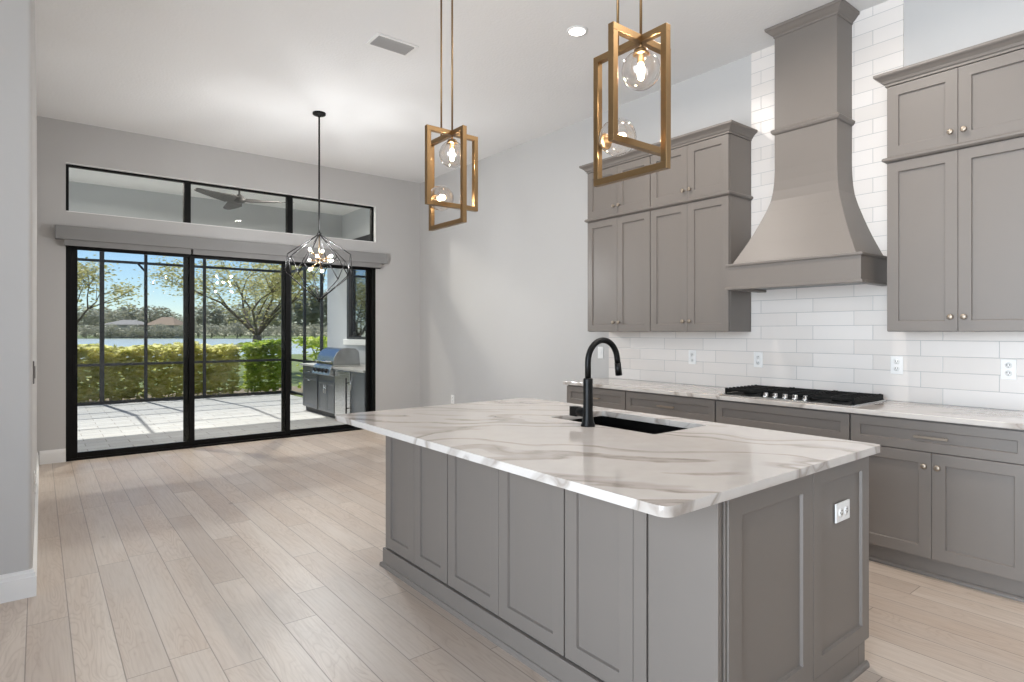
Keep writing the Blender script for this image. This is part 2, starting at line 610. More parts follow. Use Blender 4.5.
M['bright_leaf'] = mat_leaf('bright_leaves', [srgb(100, 130, 36), srgb(160, 186, 58), srgb(214, 222, 110)], 0.5)
M['tree_leaf'] = mat_leaf('oak_leaves', [srgb(128, 128, 78), srgb(180, 174, 112), srgb(216, 208, 150)], 0.5)
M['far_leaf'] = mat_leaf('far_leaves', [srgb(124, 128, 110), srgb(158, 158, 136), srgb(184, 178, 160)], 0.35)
M['far_wall'] = paint('house_stucco', srgb(176, 168, 158), 0.9)
M['far_roof'] = paint('terracotta_roof', srgb(150, 130, 112), 0.9, bump=0.3, bscale=4, var=0.1)
M['grey_roof'] = paint('grey_shingle_roof', srgb(140, 136, 134), 0.9, bump=0.3, bscale=4, var=0.1)
M['far_glass'] = paint('house_window', srgb(70, 82, 96), 0.2)
M['water'] = paint('pale_pond_water', srgb(176, 184, 180), 0.25, var=0.04, bump=0.3, bscale=0.6)
M['dark_glass'] = paint('dark_window_glass', srgb(150, 158, 168), 0.03, 1.0, var=0.02)

# ------------------------------------------------------------------ the room shell
XR, YB, ZC = 4.49, 7.87, 3.60          # kitchen wall, window wall, ceiling
XL, YF = -2.2, -1.8
bm = new_bm(); box(bm, XL, XR + 0.15, YF, YB + 0.15, -0.12, 0.0)
struct('floor', bm, M['floor'])
bm = new_bm(); box(bm, XL - 0.15, XR + 0.15, YF - 0.15, YB + 0.15, ZC, ZC + 0.15)
struct('ceiling', bm, M['ceiling'])
bm = new_bm(); box(bm, XR, XR + 0.15, YF, YB + 0.15, 0, ZC)
struct('wall_right', bm, M['wall'])

# window wall with a slider opening and a transom opening
DX0, DX1, DZ = 0.230, 3.768, 2.44
TZ0, TZ1 = 2.645, 3.165
bm = new_bm()
box(bm, -0.008, DX0, YB, YB + 0.15, 0, ZC)
box(bm, DX1, XR, YB, YB + 0.15, 0, ZC)
box(bm, DX0, DX1, YB, YB + 0.15, DZ, TZ0)
box(bm, DX0, DX1, YB, YB + 0.15, TZ1, ZC)
struct('wall_back', bm, M['wall'])

# left wall: end facing the camera, side running to the window wall
bm = new_bm()
cr = [(-0.022 - 0.022 + 0.022 * math.cos(a), 3.976 + 0.022 - 0.022 * math.sin(a)) for a in [PI / 2 * (1 - k / 6) for k in range(7)]]
prism(bm, [(XL, 3.976)] + cr + [(-0.008, YB), (-0.008, YB + 0.15), (-0.2, YB + 0.15), (-0.2, 4.15), (XL, 4.15)], 'Z', 0, ZC)
struct('wall_left', bm, M['wall'])

# unseen rest of the open-plan room; unglazed left opening sized to let light in
HZ = 3.35
bm = new_bm()
box(bm, XL - 0.15, XL, YF, 4.15, HZ, ZC)
box(bm, XL - 0.15, XL, YF, YF + 0.12, 0, HZ)
box(bm, XL - 0.15, XL, 3.0, 4.15, 0, HZ)
struct('wall_far_left', bm, M['wall'])
bm = new_bm()
box(bm, XL - 0.15, XR + 0.15, YF - 0.15, YF, 0, ZC)
struct('wall_rear', bm, M['wall'])

# baseboards
def base_profile(y0, out):
    # profile in (offset, z); out is +/-1 away from the wall
    return [(y0, 0), (y0 + out * 0.016, 0), (y0 + out * 0.016, 0.105), (y0 + out * 0.011, 0.125), (y0 + out * 0.004, 0.14), (y0, 0.14)]
bm = new_bm(); prism(bm, base_profile(YB, -1), 'X', 0.012, DX0)
struct('baseboard_back_left', bm, M['white'])
bm = new_bm(); prism(bm, base_profile(YB, -1), 'X', DX1, XR)
struct('baseboard_back_right', bm, M['white'])
bm = new_bm(); prism(bm, base_profile(XR, -1), 'Y', 4.09, YB - 0.017)
struct('baseboard_right', bm, M['white'])
bm = new_bm()
for z0, z1, o in ((0, 0.105, 0.016), (0.105, 0.125, 0.011), (0.125, 0.14, 0.005)):
    prism(bm, [(XL, 3.976), (XL, 3.976 - o), (-0.022 + o, 3.976 - o), (-0.008 + o, YB - 0.017), (-0.008, YB - 0.017), (-0.0215, 4.02), (-0.044, 3.9765)], 'Z', z0, z1)
struct('baseboard_left', bm, M['white'])

# transom window (in the reveal above the slider)
w = structE('window_1', (0, YB, 0))
bm = new_bm()
y0, y1 = 0.055, 0.11
xs = [DX0, 1.383, 2.578, DX1]
fw = 0.028
box(bm, DX0, DX1, y0, y1, TZ1 - fw, TZ1)
box(bm, DX0, DX1, y0, y1, TZ0, TZ0 + 0.018)
box(bm, DX0, DX0 + fw, y0, y1, TZ0 + 0.018, TZ1 - fw)
box(bm, DX1 - fw * 1.4, DX1, y0, y1, TZ0 + 0.018, TZ1 - fw)
for x in xs[1:3]:
    box(bm, x - 0.036, x + 0.036, y0 - 0.02, y1, TZ0 + 0.018, TZ1 - fw)
obj('window_frame', bm, M['black'], w, 0.002)
for a, b2 in zip(xs[:-1], xs[1:]):
    bm = new_bm(); box(bm, a + 0.03, b2 - 0.03, 0.078, 0.084, TZ0 + 0.012, TZ1 - 0.02)
    obj('pane', bm, M['glass'], w)
# white returns of the transom opening
bm = new_bm()
box(bm, DX0, DX1, 0.0, 0.055, TZ1 - 0.006, TZ1)
box(bm, DX1 - 0.006, DX1, 0.0, 0.055, TZ0, TZ1 - 0.006)
box(bm, DX0, DX1, -0.004, 0.055, TZ0, TZ0 + 0.008)
obj('window_reveal', bm, M['white'], w)

# three-panel sliding glass door
d = structE('door_1', (0, YB, 0))
bm = new_bm()
box(bm, DX0, DX0 + 0.045, 0.0, 0.13, 0, DZ)
box(bm, DX1 - 0.045, DX1, 0.0, 0.13, 0, DZ)
box(bm, DX0 + 0.045, DX1 - 0.045, 0.0, 0.13, DZ - 0.06, DZ)
box(bm, DX0 + 0.045, DX1 - 0.045, 0.0, 0.13, 0, 0.025)
obj('door_frame', bm, M['black'], d, 0.003)
pan = [(DX0 + 0.045, 1.455, 0.012), (1.345, 2.585, 0.050), (2.49, DX1 - 0.045, 0.088)]
for i, (a, b2, yy) in enumerate(pan):
    bm = new_bm()
    s = 0.056
    box(bm, a, a + s, yy, yy + 0.034, 0.025, DZ - 0.06)
    box(bm, b2 - s, b2, yy, yy + 0.034, 0.025, DZ - 0.06)
    box(bm, a + s, b2 - s, yy, yy + 0.034, 0.025, 0.08)
    box(bm, a + s, b2 - s, yy, yy + 0.034, DZ - 0.19, DZ - 0.06)
    p = obj('door_panel', bm, M['black'], d, 0.002)
    bm = new_bm(); box(bm, a + s, b2 - s, yy + 0.014, yy + 0.02, 0.08, DZ - 0.19)
    obj('pane', bm, M['glass'], p)
    if i == 0:
        bm = new_bm(); box(bm, a + 0.022, a + 0.044, yy - 0.008, yy, 0.92, 1.12)
        obj('door_handle', bm, M['matte_black'], p, 0.003)

# tile: backsplash under the cabinets and full height behind the hood
TX = 4.48
bm = new_bm()
box(bm, TX, XR, 0.70, 4.083, 0.911, 1.374)
box(bm, TX, XR, 1.482, 2.556, 1.374, ZC)
o = struct('tile_backsplash', bm, M['tile'])

# ------------------------------------------------------------------ cabinet builders (front faces local -Y)
def door_bm(x0, x1, z0, z1, stile=0.062, th=0.02, rec=0.012, y=-0.001):
    bm = new_bm()
    yf, yb = y - th, y
    def ring(xa, xb, za, zb, yy):
        return [bm.verts.new(p) for p in ((xa, yy, za), (xb, yy, za), (xb, yy, zb), (xa, yy, zb))]
    R = [ring(x0, x1, z0, z1, yb), ring(x0, x1, z0, z1, yf),
         ring(x0 + stile, x1 - stile, z0 + stile, z1 - stile, yf),
         ring(x0 + stile + 0.003, x1 - stile - 0.003, z0 + stile + 0.003, z1 - stile - 0.003, yf + rec)]
    for a, b2 in zip(R[:-1], R[1:]):
        for k in range(4):
            bm.faces.new((a[k], a[(k + 1) % 4], b2[(k + 1) % 4], b2[k]))
    bm.faces.new(R[-1])
    bm.faces.new(list(reversed(R[0])))
    return bm

def knob_at(x, z, parent, y=-0.021):
    bm = new_bm()
    lathe(bm, [(0.007, 0.0), (0.006, -0.012), (0.010, -0.017), (0.0155, -0.021), (0.0155, -0.028), (0.011, -0.031), (0, -0.031)], (x, y, z), 'Y', 20)
    return obj('knob', bm, M['nickel'], parent)

def pull_at(x, z, parent, ln=0.16, y=-0.021):
    bm = new_bm()
    box(bm, x - ln / 2, x + ln / 2, y - 0.034, y - 0.024, z - 0.006, z + 0.006)
    for s in (-1, 1):
        box(bm, x + s * ln * 0.38 - 0.005, x + s * ln * 0.38 + 0.005, y - 0.024, y, z - 0.005, z + 0.005)
    return obj('pull_handle', bm, M['nickel'], parent, 0.0015)

def cabinet(name, label, loc, rot, w, depth, z0, z1, fronts, group=None, toe=None, cat='cabinet', top_open=False):
    """fronts: list of (kind, x0, x1, z0, z1, hardware) ; hardware None | ('knob', x, z) | ('pull', x, z)"""
    t = thing(name, label, cat, loc, rot, group)
    bm = new_bm()
    if top_open:
        box(bm, 0.002, 0.020, 0, depth, z0, z1)
        box(bm, w - 0.020, w - 0.002, 0, depth, z0, z1)
        box(bm, 0.020, w - 0.020, 0, 0.018, z0, z1)
        box(bm, 0.020, w - 0.020, depth - 0.010, depth, z0, z1)
        box(bm, 0.020, w - 0.020, 0.018, depth - 0.010, z0, z0 + 0.018)
    else:
        box(bm, 0.001, w - 0.001, 0, depth, z0, z1)
    obj('cabinet_body', bm, M['cab'], t, 0.0012)
    for kind, x0, x1, a, b2, hw in fronts:
        st = 0.062 if kind != 'drawer' else 0.05
        f = obj('drawer' if kind == 'drawer' else 'door', door_bm(x0, x1, a, b2, st), M['cab'], t, 0.0012)
        if hw:
            if hw[0] == 'knob':
                knob_at(hw[1], hw[2], f)
            else:
                pull_at(hw[1], hw[2], f)
    if toe:
        bm = new_bm()
        box(bm, 0.001, w - 0.001, toe[0], depth, 0, z0)
        obj('toe_kick', bm, M['cab'], t)
        bm = new_bm()
        prism(bm, [(toe[0] - 0.014, 0), (toe[0], 0), (toe[0], 0.022), (toe[0] - 0.006, 0.020), (toe[0] - 0.012, 0.012)], 'X', 0.001, w - 0.001)
        obj('shoe_molding', bm, M['cab'], t)
    return t

R90 = -PI / 2       # local -Y -> world -X, local +x -> world -Y
G = 0.0025

# --- perimeter base cabinets along the tiled wall
BX = 3.89
bounds = [4.055, 3.338, 2.489, 1.566, 0.718]
labels = ['grey base cabinet at the far left end of the wall counter',
          'grey base cabinet with one bar pull, between the counter end and the cooktop cabinet',
          'grey base cabinet with plain false front right under the gas cooktop',
          'grey base cabinet with long drawer over two knobbed doors, right of the cooktop']
for i in range(4):
    w = bounds[i] - bounds[i + 1]
    g = 0.005
    m_ = w / 2
    if i == 2:
        fr = [('drawer', g, w - g, 0.705, 0.870, None), ('drawer', g, w - g, 0.41, 0.70, ('pull', m_, 0.555)), ('drawer', g, w - g, 0.115, 0.405, ('pull', m_, 0.26))]
    else:
        fr = [('drawer', g, w - g, 0.705, 0.870, ('pull', m_, 0.786)),
              ('door', g, m_ - G / 2, 0.115, 0.700, ('knob', m_ - 0.032, 0.625)),
              ('door', m_ + G / 2, w - g, 0.115, 0.700, ('knob', m_ + 0.032, 0.625))]
    cabinet('base_cabinet', labels[i], (BX, bounds[i], 0), R90, w, 0.588, 0.11, 0.880, fr, 'base cabinets along the tiled wall', toe=(0.035,))

# --- perimeter countertop
bm = new_bm(); box(bm, 3.845, 4.479, 0.714, 4.078, 0.881, 0.911)
tag(obj('countertop', bm, M['quartz'], None, 0.004), 'long veined quartz countertop running along the white tiled wall', 'countertop')

# --- upper cabinets
UX = 4.18
def upper(label, y_hi, y_lo, z0, z1, kz, group):
    w = y_hi - y_lo
    m_ = w / 2
    g = 0.004
    fr = [('door', g, m_ - G / 2, z0 + 0.003, z1 - 0.003, ('knob', m_ - 0.032, kz)),
          ('door', m_ + G / 2, w - g, z0 + 0.003, z1 - 0.003, ('knob', m_ + 0.032, kz))]
    return cabinet('wall_cabinet', label, (UX, y_hi, 0), R90, w, 0.298, z0, z1, fr, group)
Z1, Z2, Z3, Z4 = 1.372, 2.426, 2.456, 2.900
UL0, ULM, UL1 = 4.068, 3.311, 2.557
UR0, UR1 = 1.470, 0.727
upper('tall grey wall cabinet farthest left, at the end of the left bank', UL0, ULM, Z1, Z2, 1.458, 'tall wall cabinets')
upper('tall grey wall cabinet immediately left of the range hood', ULM, UL1, Z1, Z2, 1.458, 'tall wall cabinets')
upper('short grey wall cabinet stacked at top left, partly behind the near pendant', UL0, ULM, Z3, Z4, 2.53, 'short wall cabinets on the top row')
upper('short grey wall cabinet on the top row just left of the range hood', ULM, UL1, Z3, Z4, 2.53, 'short wall cabinets on the top row')
upper('tall grey wall cabinet to the right of the range hood', UR0, UR1, Z1, Z2, 1.458, 'tall wall cabinets')
upper('short grey wall cabinet on the top row right of the range hood', UR0, UR1, Z3, Z4, 2.53, 'short wall cabinets on the top row')

def molding(name, label, prof, y0, y1, left=True, right=True, xf=4.159, xb=4.478):
    """prof: list of (outset, z). wraps front plus returns at both ends"""
    bm = new_bm()
    path = lambda o: [(xb, y1 + o), (xf - o, y1 + o), (xf - o, y0 - o), (xb, y0 - o)]
    rows = [[bm.verts.new((x, y, z)) for x, y in path(o)] for o, z in prof]
    for a, b2 in zip(rows[:-1], rows[1:]):
        for k in range(3):
            bm.faces.new((a[k], a[k + 1], b2[k + 1], b2[k]))
        bm.faces.new((a[3], a[0], b2[0], b2[3]))
    bm.faces.new(rows[0]); bm.faces.new(list(reversed(rows[-1])))
    return tag(obj(name, bm, M['cab'], None, 0.001), label, 'molding', 'cabinet moldings')
crown = [(0.0, Z4 + 0.001), (0.006, Z4 + 0.001), (0.006, Z4 + 0.014), (0.014, Z4 + 0.018), (0.022, Z4 + 0.032), (0.042, Z4 + 0.05), (0.048, Z4 + 0.052), (0.056, Z4 + 0.06), (0.056, Z4 + 0.075), (0.0, Z4 + 0.075)]
rail = [(0.0, Z2 + 0.001), (0.004, Z2 + 0.001), (0.016, Z2 + 0.008), (0.020, Z2 + 0.012), (0.020, Z3 - 0.008), (0.014, Z3 - 0.001), (0.0, Z3 - 0.001)]
molding('crown_molding', 'stepped grey crown molding capping the cabinets left of the hood', crown, UL1, UL0)
molding('crown_molding', 'stepped grey crown molding capping the cabinets right of the hood', crown, UR1, UR0)
molding('rail_molding', 'thin grey rail between the short and tall cabinets left of the hood', rail, UL1, UL0)
molding('rail_molding', 'thin grey rail between the short and tall cabinets right of the hood', rail, UR1, UR0)

# ------------------------------------------------------------------ range hood
HC = 2.018
hood = thing('range_hood', 'tall grey flared range hood reaching the ceiling above the cooktop', 'range hood', (4.478, HC, 1.68))
def hx(x): return x - 4.478
def hz(z): return z - 1.68
bm = new_bm()
prof = [(2.9, 0.0), (2.55, 0.0), (2.47, 0.012), (2.40, 0.038), (2.33, 0.09), (2.25, 0.205), (2.16, 0.365), (2.09, 0.50), (2.02, 0.645), (1.94, 0.83), (1.868, 1.0)]
rows = []
for z, s in [(3.55, 0.0)] + prof:
    xf = 4.242 - 0.222 * s
    hw = 0.219 + 0.208 * s
    rows.append([bm.verts.new((hx(x), y, hz(z))) for x, y in ((4.477, hw), (xf, hw), (xf, -hw), (4.477, -hw))])
for a, b2 in zip(rows[:-1], rows[1:]):
    for k in range(3):
        f = bm.faces.new((a[k], a[k + 1], b2[k + 1], b2[k]))
    bm.faces.new((a[3], a[0], b2[0], b2[3]))
bm.faces.new(rows[0]); bm.faces.new(list(reversed(rows[-1])))
hb = obj('hood_body', bm, M['cab'], hood)
bm = new_bm()      # hollow apron
x0, hw = 4.012, 0.458
box(bm, hx(x0), hx(x0 + 0.02), -hw, hw, hz(1.695), hz(1.855))
box(bm, hx(x0 + 0.02), 0.0, -hw, -hw + 0.02, hz(1.695), hz(1.855))
box(bm, hx(x0 + 0.02), 0.0, hw - 0.02, hw, hz(1.695), hz(1.855))
obj('apron', bm, M['cab'], hood, 0.001)
bm = new_bm()
box(bm, hx(x0 - 0.014), 0.0, -hw - 0.014, hw + 0.014, hz(1.852), hz(1.872))
obj('ledge', bm, M['cab'], hood, 0.006, 3)
bm = new_bm()
box(bm, hx(x0 - 0.016), hx(x0 + 0.05), -hw - 0.014, hw + 0.014, hz(1.68), hz(1.70))
box(bm, hx(x0 + 0.05), 0.0, -hw - 0.014, -hw + 0.05, hz(1.68), hz(1.70))
box(bm, hx(x0 + 0.05), 0.0, hw - 0.05, hw + 0.014, hz(1.68), hz(1.70))
obj('bottom_lip', bm, M['cab'], hood, 0.005, 3)
bm = new_bm(); box(bm, hx(x0 + 0.04), -0.002, -hw + 0.04, hw - 0.04, hz(1.70), hz(1.72))
obj('filter_insert', bm, M['steel_dull'], hood, 0.002)
def hood_ring(name, prof, xf=4.242, hw=0.219):
    bm = new_bm()
    rows = [[bm.verts.new((hx(x), y, hz(z))) for x, y in ((4.477, hw + o), (xf - o, hw + o), (xf - o, -hw - o), (4.477, -hw - o))] for o, z in prof]
    for a, b2 in zip(rows[:-1], rows[1:]):
        for k in range(4):
            bm.faces.new((a[k], a[(k + 1) % 4], b2[(k + 1) % 4], b2[k]))
    bm.faces.new(rows[0]); bm.faces.new(list(reversed(rows[-1])))
    return obj(name, bm, M['cab'], hood, 0.001)
hood_ring('band', [(0.0, 2.815), (0.012, 2.82), (0.02, 2.832), (0.022, 2.845), (0.014, 2.853), (0.0, 2.856)])
hood_ring('crown', [(0.0, 3.525), (0.006, 3.527), (0.008, 3.54), (0.022, 3.552), (0.042, 3.575), (0.05, 3.58), (0.052, 3.598), (0.0, 3.598)])

# ------------------------------------------------------------------ gas cooktop
ck = thing('gas_cooktop', 'black gas cooktop with steel front knobs set into the wall counter', 'cooktop', (4.15, 2.018, 0.911))
bm = new_bm(); box(bm, -0.26, 0.27, -0.455, 0.455, 0, 0.008)
obj('tray', bm, M['steel'], ck, 0.003)
bm = new_bm(); box(bm, -0.205, 0.262, -0.446, 0.446, 0.008, 0.011)
obj('burner_plate', bm, M['iron'], ck)
for bx_, by in ((0.14, -0.31), (-0.08, -0.31), (0.03, 0.0), (0.14, 0.31), (-0.08, 0.31)):
    bm = new_bm(); lathe(bm, [(0.05, 0.011), (0.048, 0.02), (0.036, 0.022), (0.036, 0.028), (0.0, 0.03)], (bx_, by, 0), 'Z', 20)
    obj('burner', bm, M['iron'], ck)
for k, (ya, yb2, xa) in enumerate(((-0.443, -0.158, -0.2), (-0.15, 0.15, -0.13), (0.158, 0.443, -0.2))):
    bm = new_bm()
    z0, z1 = 0.030, 0.044
    xb = 0.258
    t_ = 0.012
    box(bm, xa, xa + t_, ya, yb2, z0, z1); box(bm, xb - t_, xb, ya, yb2, z0, z1)
    box(bm, xa + t_, xb - t_, ya, ya + t_, z0, z1); box(bm, xa + t_, xb - t_, yb2 - t_, yb2, z0, z1)
    for q in range(1, 7):
        xx = xa + (xb - xa) * q / 7
        box(bm, xx - 0.005, xx + 0.005, ya + t_, yb2 - t_, z0 + 0.002, z1)
    ym = (ya + yb2) / 2
    box(bm, xa + t_, xb - t_, ym - 0.005, ym + 0.005, z0 + 0.002, z1 + 0.002)
    for xx in (xa, (xa + xb) / 2 - 0.006, xb - t_):
        for yy in (ya, yb2 - t_):
            box(bm, xx, xx + t_, yy, yy + t_, 0.011, z0)
    if k == 0:
        box(bm, xa + t_, xb - t_, ya, ya + 0.008, 0.014, z0)
    if k == 2:
        box(bm, xa + t_, xb - t_, yb2 - 0.008, yb2, 0.014, z0)
    for q in range(9):
        xx = xa + (xb - xa) * q / 9
        for yy in (ya, yb2 - t_):
            box(bm, xx, xx + 0.02, yy, yy + t_, z1, z1 + 0.006)
    obj('grate', bm, M['iron'], ck, 0.0015)
for q in range(5):
    yy = 0.138 - q * 0.069
    bm = new_bm()
    lathe(bm, [(0.021, 0.008), (0.021, 0.014), (0.017, 0.018), (0.0155, 0.036), (0.012, 0.039), (0, 0.039)], (-0.185, yy, 0), 'Z', 20)
    box(bm, -0.208, -0.186, yy - 0.004, yy + 0.004, 0.022, 0.038)
    obj('knob', bm, M['chrome'], ck)

# ------------------------------------------------------------------ island
IX = 1.617          # body front
IG = 'island cabinets facing the dining area'
A0, A1, B1, C1 = 3.203, 2.527, 1.685, 1.283
def isl(label, yh, yl, xs_):
    w = yh - yl
    fr = [('door', a, b2, 0.112, 0.874, None) for a, b2 in xs_]
    t = cabinet('island_cabinet', label, (IX, yh, 0), R90, w, 0.50, 0.108, 0.880, fr, IG)
    return t
w = A0 - A1
isl('grey island cabinet pair of narrow doors at the window end of the island', A0, A1, [(0.001, w / 2 - 0.0012), (w / 2 + 0.0012, w - 0.004)])
w = A1 - B1
isl('grey island cabinet pair of wide doors in the middle of the island', A1, B1, [(0.004, w / 2 - 0.0012), (w / 2 + 0.0012, w - 0.004)])
c = isl('grey single-door island cabinet nearest the camera on the long side', B1, C1, [(0.004, 0.340)])
bm = new_bm(); box(bm, 0.3425, B1 - C1 - 0.004, -0.021, -0.001, 0.112, 0.874)
obj('filler_strip', bm, M['cab'], c, 0.001)

# end panel unit facing -Y with two applied shaker panels and a plain corner panel
ep = thing('island_end_panel', 'grey panelled end of the island facing the camera, with two tall panels', 'cabinet panel', (1.597, 1.032, 0))
bm = new_bm(); box(bm, 0.022, 1.063, 0, 0.02, 0.108, 0.880)
obj('panel_body', bm, M['cab'], ep)
obj('panel', door_bm(0.046, 0.594, 0.112, 0.874, 0.075), M['cab'], ep, 0.0012)
obj('panel', door_bm(0.598, 1.083, 0.112, 0.874, 0.065), M['cab'], ep, 0.0012)
bm = new_bm(); box(bm, 0.0, 0.018, -0.014, C1 - 1.032 - 0.004, 0.108, 0.878)
obj('corner_panel', bm, M['cab'], ep, 0.001)
bm = new_bm(); box(bm, 0.020, 0.028, -0.010, 0.0, 0.108, 0.878); box(bm, 0.033, 0.042, -0.016, 0.0, 0.108, 0.878)
obj('corner_bead', bm, M['cab'], ep, 0.001)

# sink-side cabinet
sk = cabinet('sink_cabinet', 'grey cabinet run on the cooktop-facing side of the island, under the sink', (2.66, 1.054, 0), PI / 2, A0 - 1.054, 0.541, 0.108, 0.880,
             [('door', 0.004 + q * 0.4285, 0.428 + q * 0.4285, 0.112, 0.874, ('knob', 0.40 + q * 0.4285 if q % 2 == 0 else 0.032 + q * 0.4285, 0.8)) for q in range(5)], None, toe=(0.06,), top_open=True)

# plinth with shoe molding round the island
bm = new_bm()
box(bm, 1.584, 2.10, 1.028, 3.216, 0, 0.106)
box(bm, 2.10, 2.59, 1.028, 1.052, 0, 0.106)
box(bm, 2.59, 2.652, 1.016, 1.052, 0, 0.106)
box(bm, 1.597, 2.59, 1.016, 1.028, 0, 0.106)
pl = obj('island_plinth', bm, M['cab'], None, 0.002)
tag(pl, 'grey plinth wrapping the bottom of the island along the floor', 'plinth')
bm = new_bm()
prism(bm, [(1.570, 0), (1.584, 0), (1.584, 0.024), (1.577, 0.022), (1.571, 0.012)], 'Y', 1.002, 3.216)
prism(bm, [(1.002, 0), (1.016, 0), (1.016, 0.024), (1.009, 0.022), (1.003, 0.012)], 'X', 1.584, 2.664)
prism(bm, [(3.230, 0), (3.216, 0), (3.216, 0.024), (3.223, 0.022), (3.229, 0.012)], 'X', 1.570, 2.10)
obj('shoe_molding', bm, M['cab'], pl)

# island countertop with sink cut-out
def rrect(x0, x1, y0, y1, rads, n=8):
    pts = []
    cs = [((x0 + rads[0], y0 + rads[0]), PI, rads[0]), ((x1 - rads[1], y0 + rads[1]), 1.5 * PI, rads[1]),
          ((x1 - rads[2], y1 - rads[2]), 0, rads[2]), ((x0 + rads[3], y1 - rads[3]), 0.5 * PI, rads[3])]
    for (cx, cy), a0, r in cs:
        for k in range(n + 1):
            a = a0 + 0.5 * PI * k / n
            pts.append((cx + r * math.cos(a), cy + r * math.sin(a)))
    return pts
SX0, SX1, SY0, SY1 = 2.165, 2.58, 1.70, 2.40
def slab(name, outer, hole, z0, z1, mat, bevel):
    cu = bpy.data.curves.new('c', 'CURVE')
    cu.dimensions = '2D'
    cu.fill_mode = 'BOTH'
    cu.extrude = (z1 - z0) / 2
    for pts in (outer, hole):
        sp = cu.splines.new('POLY')
        sp.points.add(len(pts) - 1)
        for p, q in zip(sp.points, pts):
            p.co = (q[0], q[1], 0, 1)
        sp.use_cyclic_u = True
    co = bpy.data.objects.new('c', cu)
    C.objects.link(co)
    dg = bpy.context.evaluated_depsgraph_get()
    me = bpy.data.meshes.new_from_object(co.evaluated_get(dg))
    bpy.data.objects.remove(co)
    bpy.data.curves.remove(cu)
    bm = new_bm()
    bm.from_mesh(me)
    bpy.data.meshes.remove(me)
    bmesh.ops.remove_doubles(bm, verts=bm.verts[:], dist=0.0001)
    for v in bm.verts:
        v.co.z += (z0 + z1) / 2
    for f in bm.faces:
        f.material_index = 0
    return obj(name, bm, mat, None, bevel, 3)
it = slab('island_countertop', rrect(1.285, 2.694, 0.968, 3.21, (0.035, 0.02, 0.06, 0.03)), rrect(SX0, SX1, SY0, SY1, (0.012,) * 4, 4), 0.881, 0.911, M['quartz'], 0.004)
tag(it, 'large veined quartz island countertop overhanging the grey cabinets, with sink cut-out', 'countertop')

# undermount sink
bm = new_bm()
a, z0 = 0.012, 0.665
box(bm, SX0 - a, SX1 + a, SY0 - a, SY1 + a, z0, z0 + 0.01)
box(bm, SX0 - a, SX0 - 0.002, SY0 - a, SY1 + a, z0 + 0.01, 0.8805)
box(bm, SX1 + 0.002, SX1 + a, SY0 - a, SY1 + a, z0 + 0.01, 0.8805)
box(bm, SX0 - 0.002, SX1 + 0.002, SY0 - a, SY0 - 0.002, z0 + 0.01, 0.8805)
box(bm, SX0 - 0.002, SX1 + 0.002, SY1 + 0.002, SY1 + a, z0 + 0.01, 0.8805)
s = obj('undermount_sink', bm, M['sink'])
tag(s, 'rectangular black sink bowl set under the island countertop', 'sink')
bm = new_bm(); lathe(bm, [(0.045, z0 + 0.010), (0.045, z0 + 0.014), (0.03, z0 + 0.012), (0, z0 + 0.012)], (2.40, 2.05, 0), 'Z', 20)
obj('drain', bm, M['steel'], s)

# faucet
fc = thing('kitchen_faucet', 'matte black gooseneck faucet standing on the island beside the sink', 'faucet', (2.103, 2.052, 0.911))
bm = new_bm()
lathe(bm, [(0.036, 0.0), (0.035, 0.006), (0.029, 0.022), (0.0245, 0.055), (0.0235, 0.12), (0.0235, 0.228), (0.0225, 0.232), (0.016, 0.234)], (0, 0, 0), 'Z', 28)
obj('faucet_body', bm, M['matte_black'], fc)
bm = new_bm()
r = 0.106
pts = [(0, 0, 0.225), (0, 0, 0.30)] + [(r - r * math.cos(a), 0, 0.312 + r * math.sin(a)) for a in [PI * k / 20 for k in range(0, 20)]]
pts += [(2 * r + 0.003, 0, 0.300)]
tube(bm, pts, 0.0148, 16)
obj('spout', bm, M['matte_black'], fc)
bm = new_bm()
tube(bm, [(2 * r + 0.003, 0, 0.302), (2 * r + 0.012, 0, 0.238)], [0.0165, 0.0175], 18)
obj('spray_head', bm, M['matte_black'], fc)
bm = new_bm()
tube(bm, [(0, 0.012, 0.064), (0, 0.064, 0.064)], 0.023, 18)
box(bm, -0.019, 0.019, 0.062, 0.112, 0.040, 0.088)
obj('lever_handle', bm, M['matte_black'], fc, 0.003)

# ------------------------------------------------------------------ outlets and switches (face local -Y)
def outlet(label, loc, rot, kind='outlet', mat=None):
    n = 'wall_outlet' if kind == 'outlet' else 'light_switch'
    t = thing(n, label, 'outlet' if kind == 'outlet' else 'switch', loc, rot, 'outlets and switches')
    bm = new_bm(); box(bm, -0.037, 0.037, -0.007, 0, -0.06, 0.06)
    obj('cover_plate', bm, mat or M['plate'], t, 0.003)
    if kind == 'outlet':
        for s in (-1, 1):
            bm = new_bm(); lathe(bm, [(0.017, -0.007), (0.017, -0.0095), (0.0, -0.0095)], (0, 0, s * 0.023), 'Y', 20)
            rc = obj('receptacle', bm, M['plate'], t)
            bm = new_bm()
            for q in (-1, 1):
                box(bm, q * 0.0065 - 0.0013, q * 0.0065 + 0.0013, -0.0105, -0.0095, s * 0.023 - 0.002, s * 0.023 + 0.008)
            box(bm, -0.002, 0.002, -0.0105, -0.0095, s * 0.023 - 0.011, s * 0.023 - 0.007)
            obj('slots', bm, M['slot'], rc)
    else:
        bm = new_bm(); box(bm, -0.016, 0.016, -0.011, -0.007, -0.033, 0.033)
        obj('rocker', bm, mat or M['plate'], t, 0.002)
    return t
outlet('white outlet on the tile backsplash, farthest left of the four', (TX, 3.105, 1.15), R90)
outlet('white outlet on the tile backsplash just left of the cooktop', (TX, 2.495, 1.15), R90)
outlet('white outlet on the tile backsplash just right of the cooktop', (TX, 1.519, 1.15), R90)
outlet('white outlet on the tile backsplash at the far right edge', (TX, 0.935, 1.15), R90)
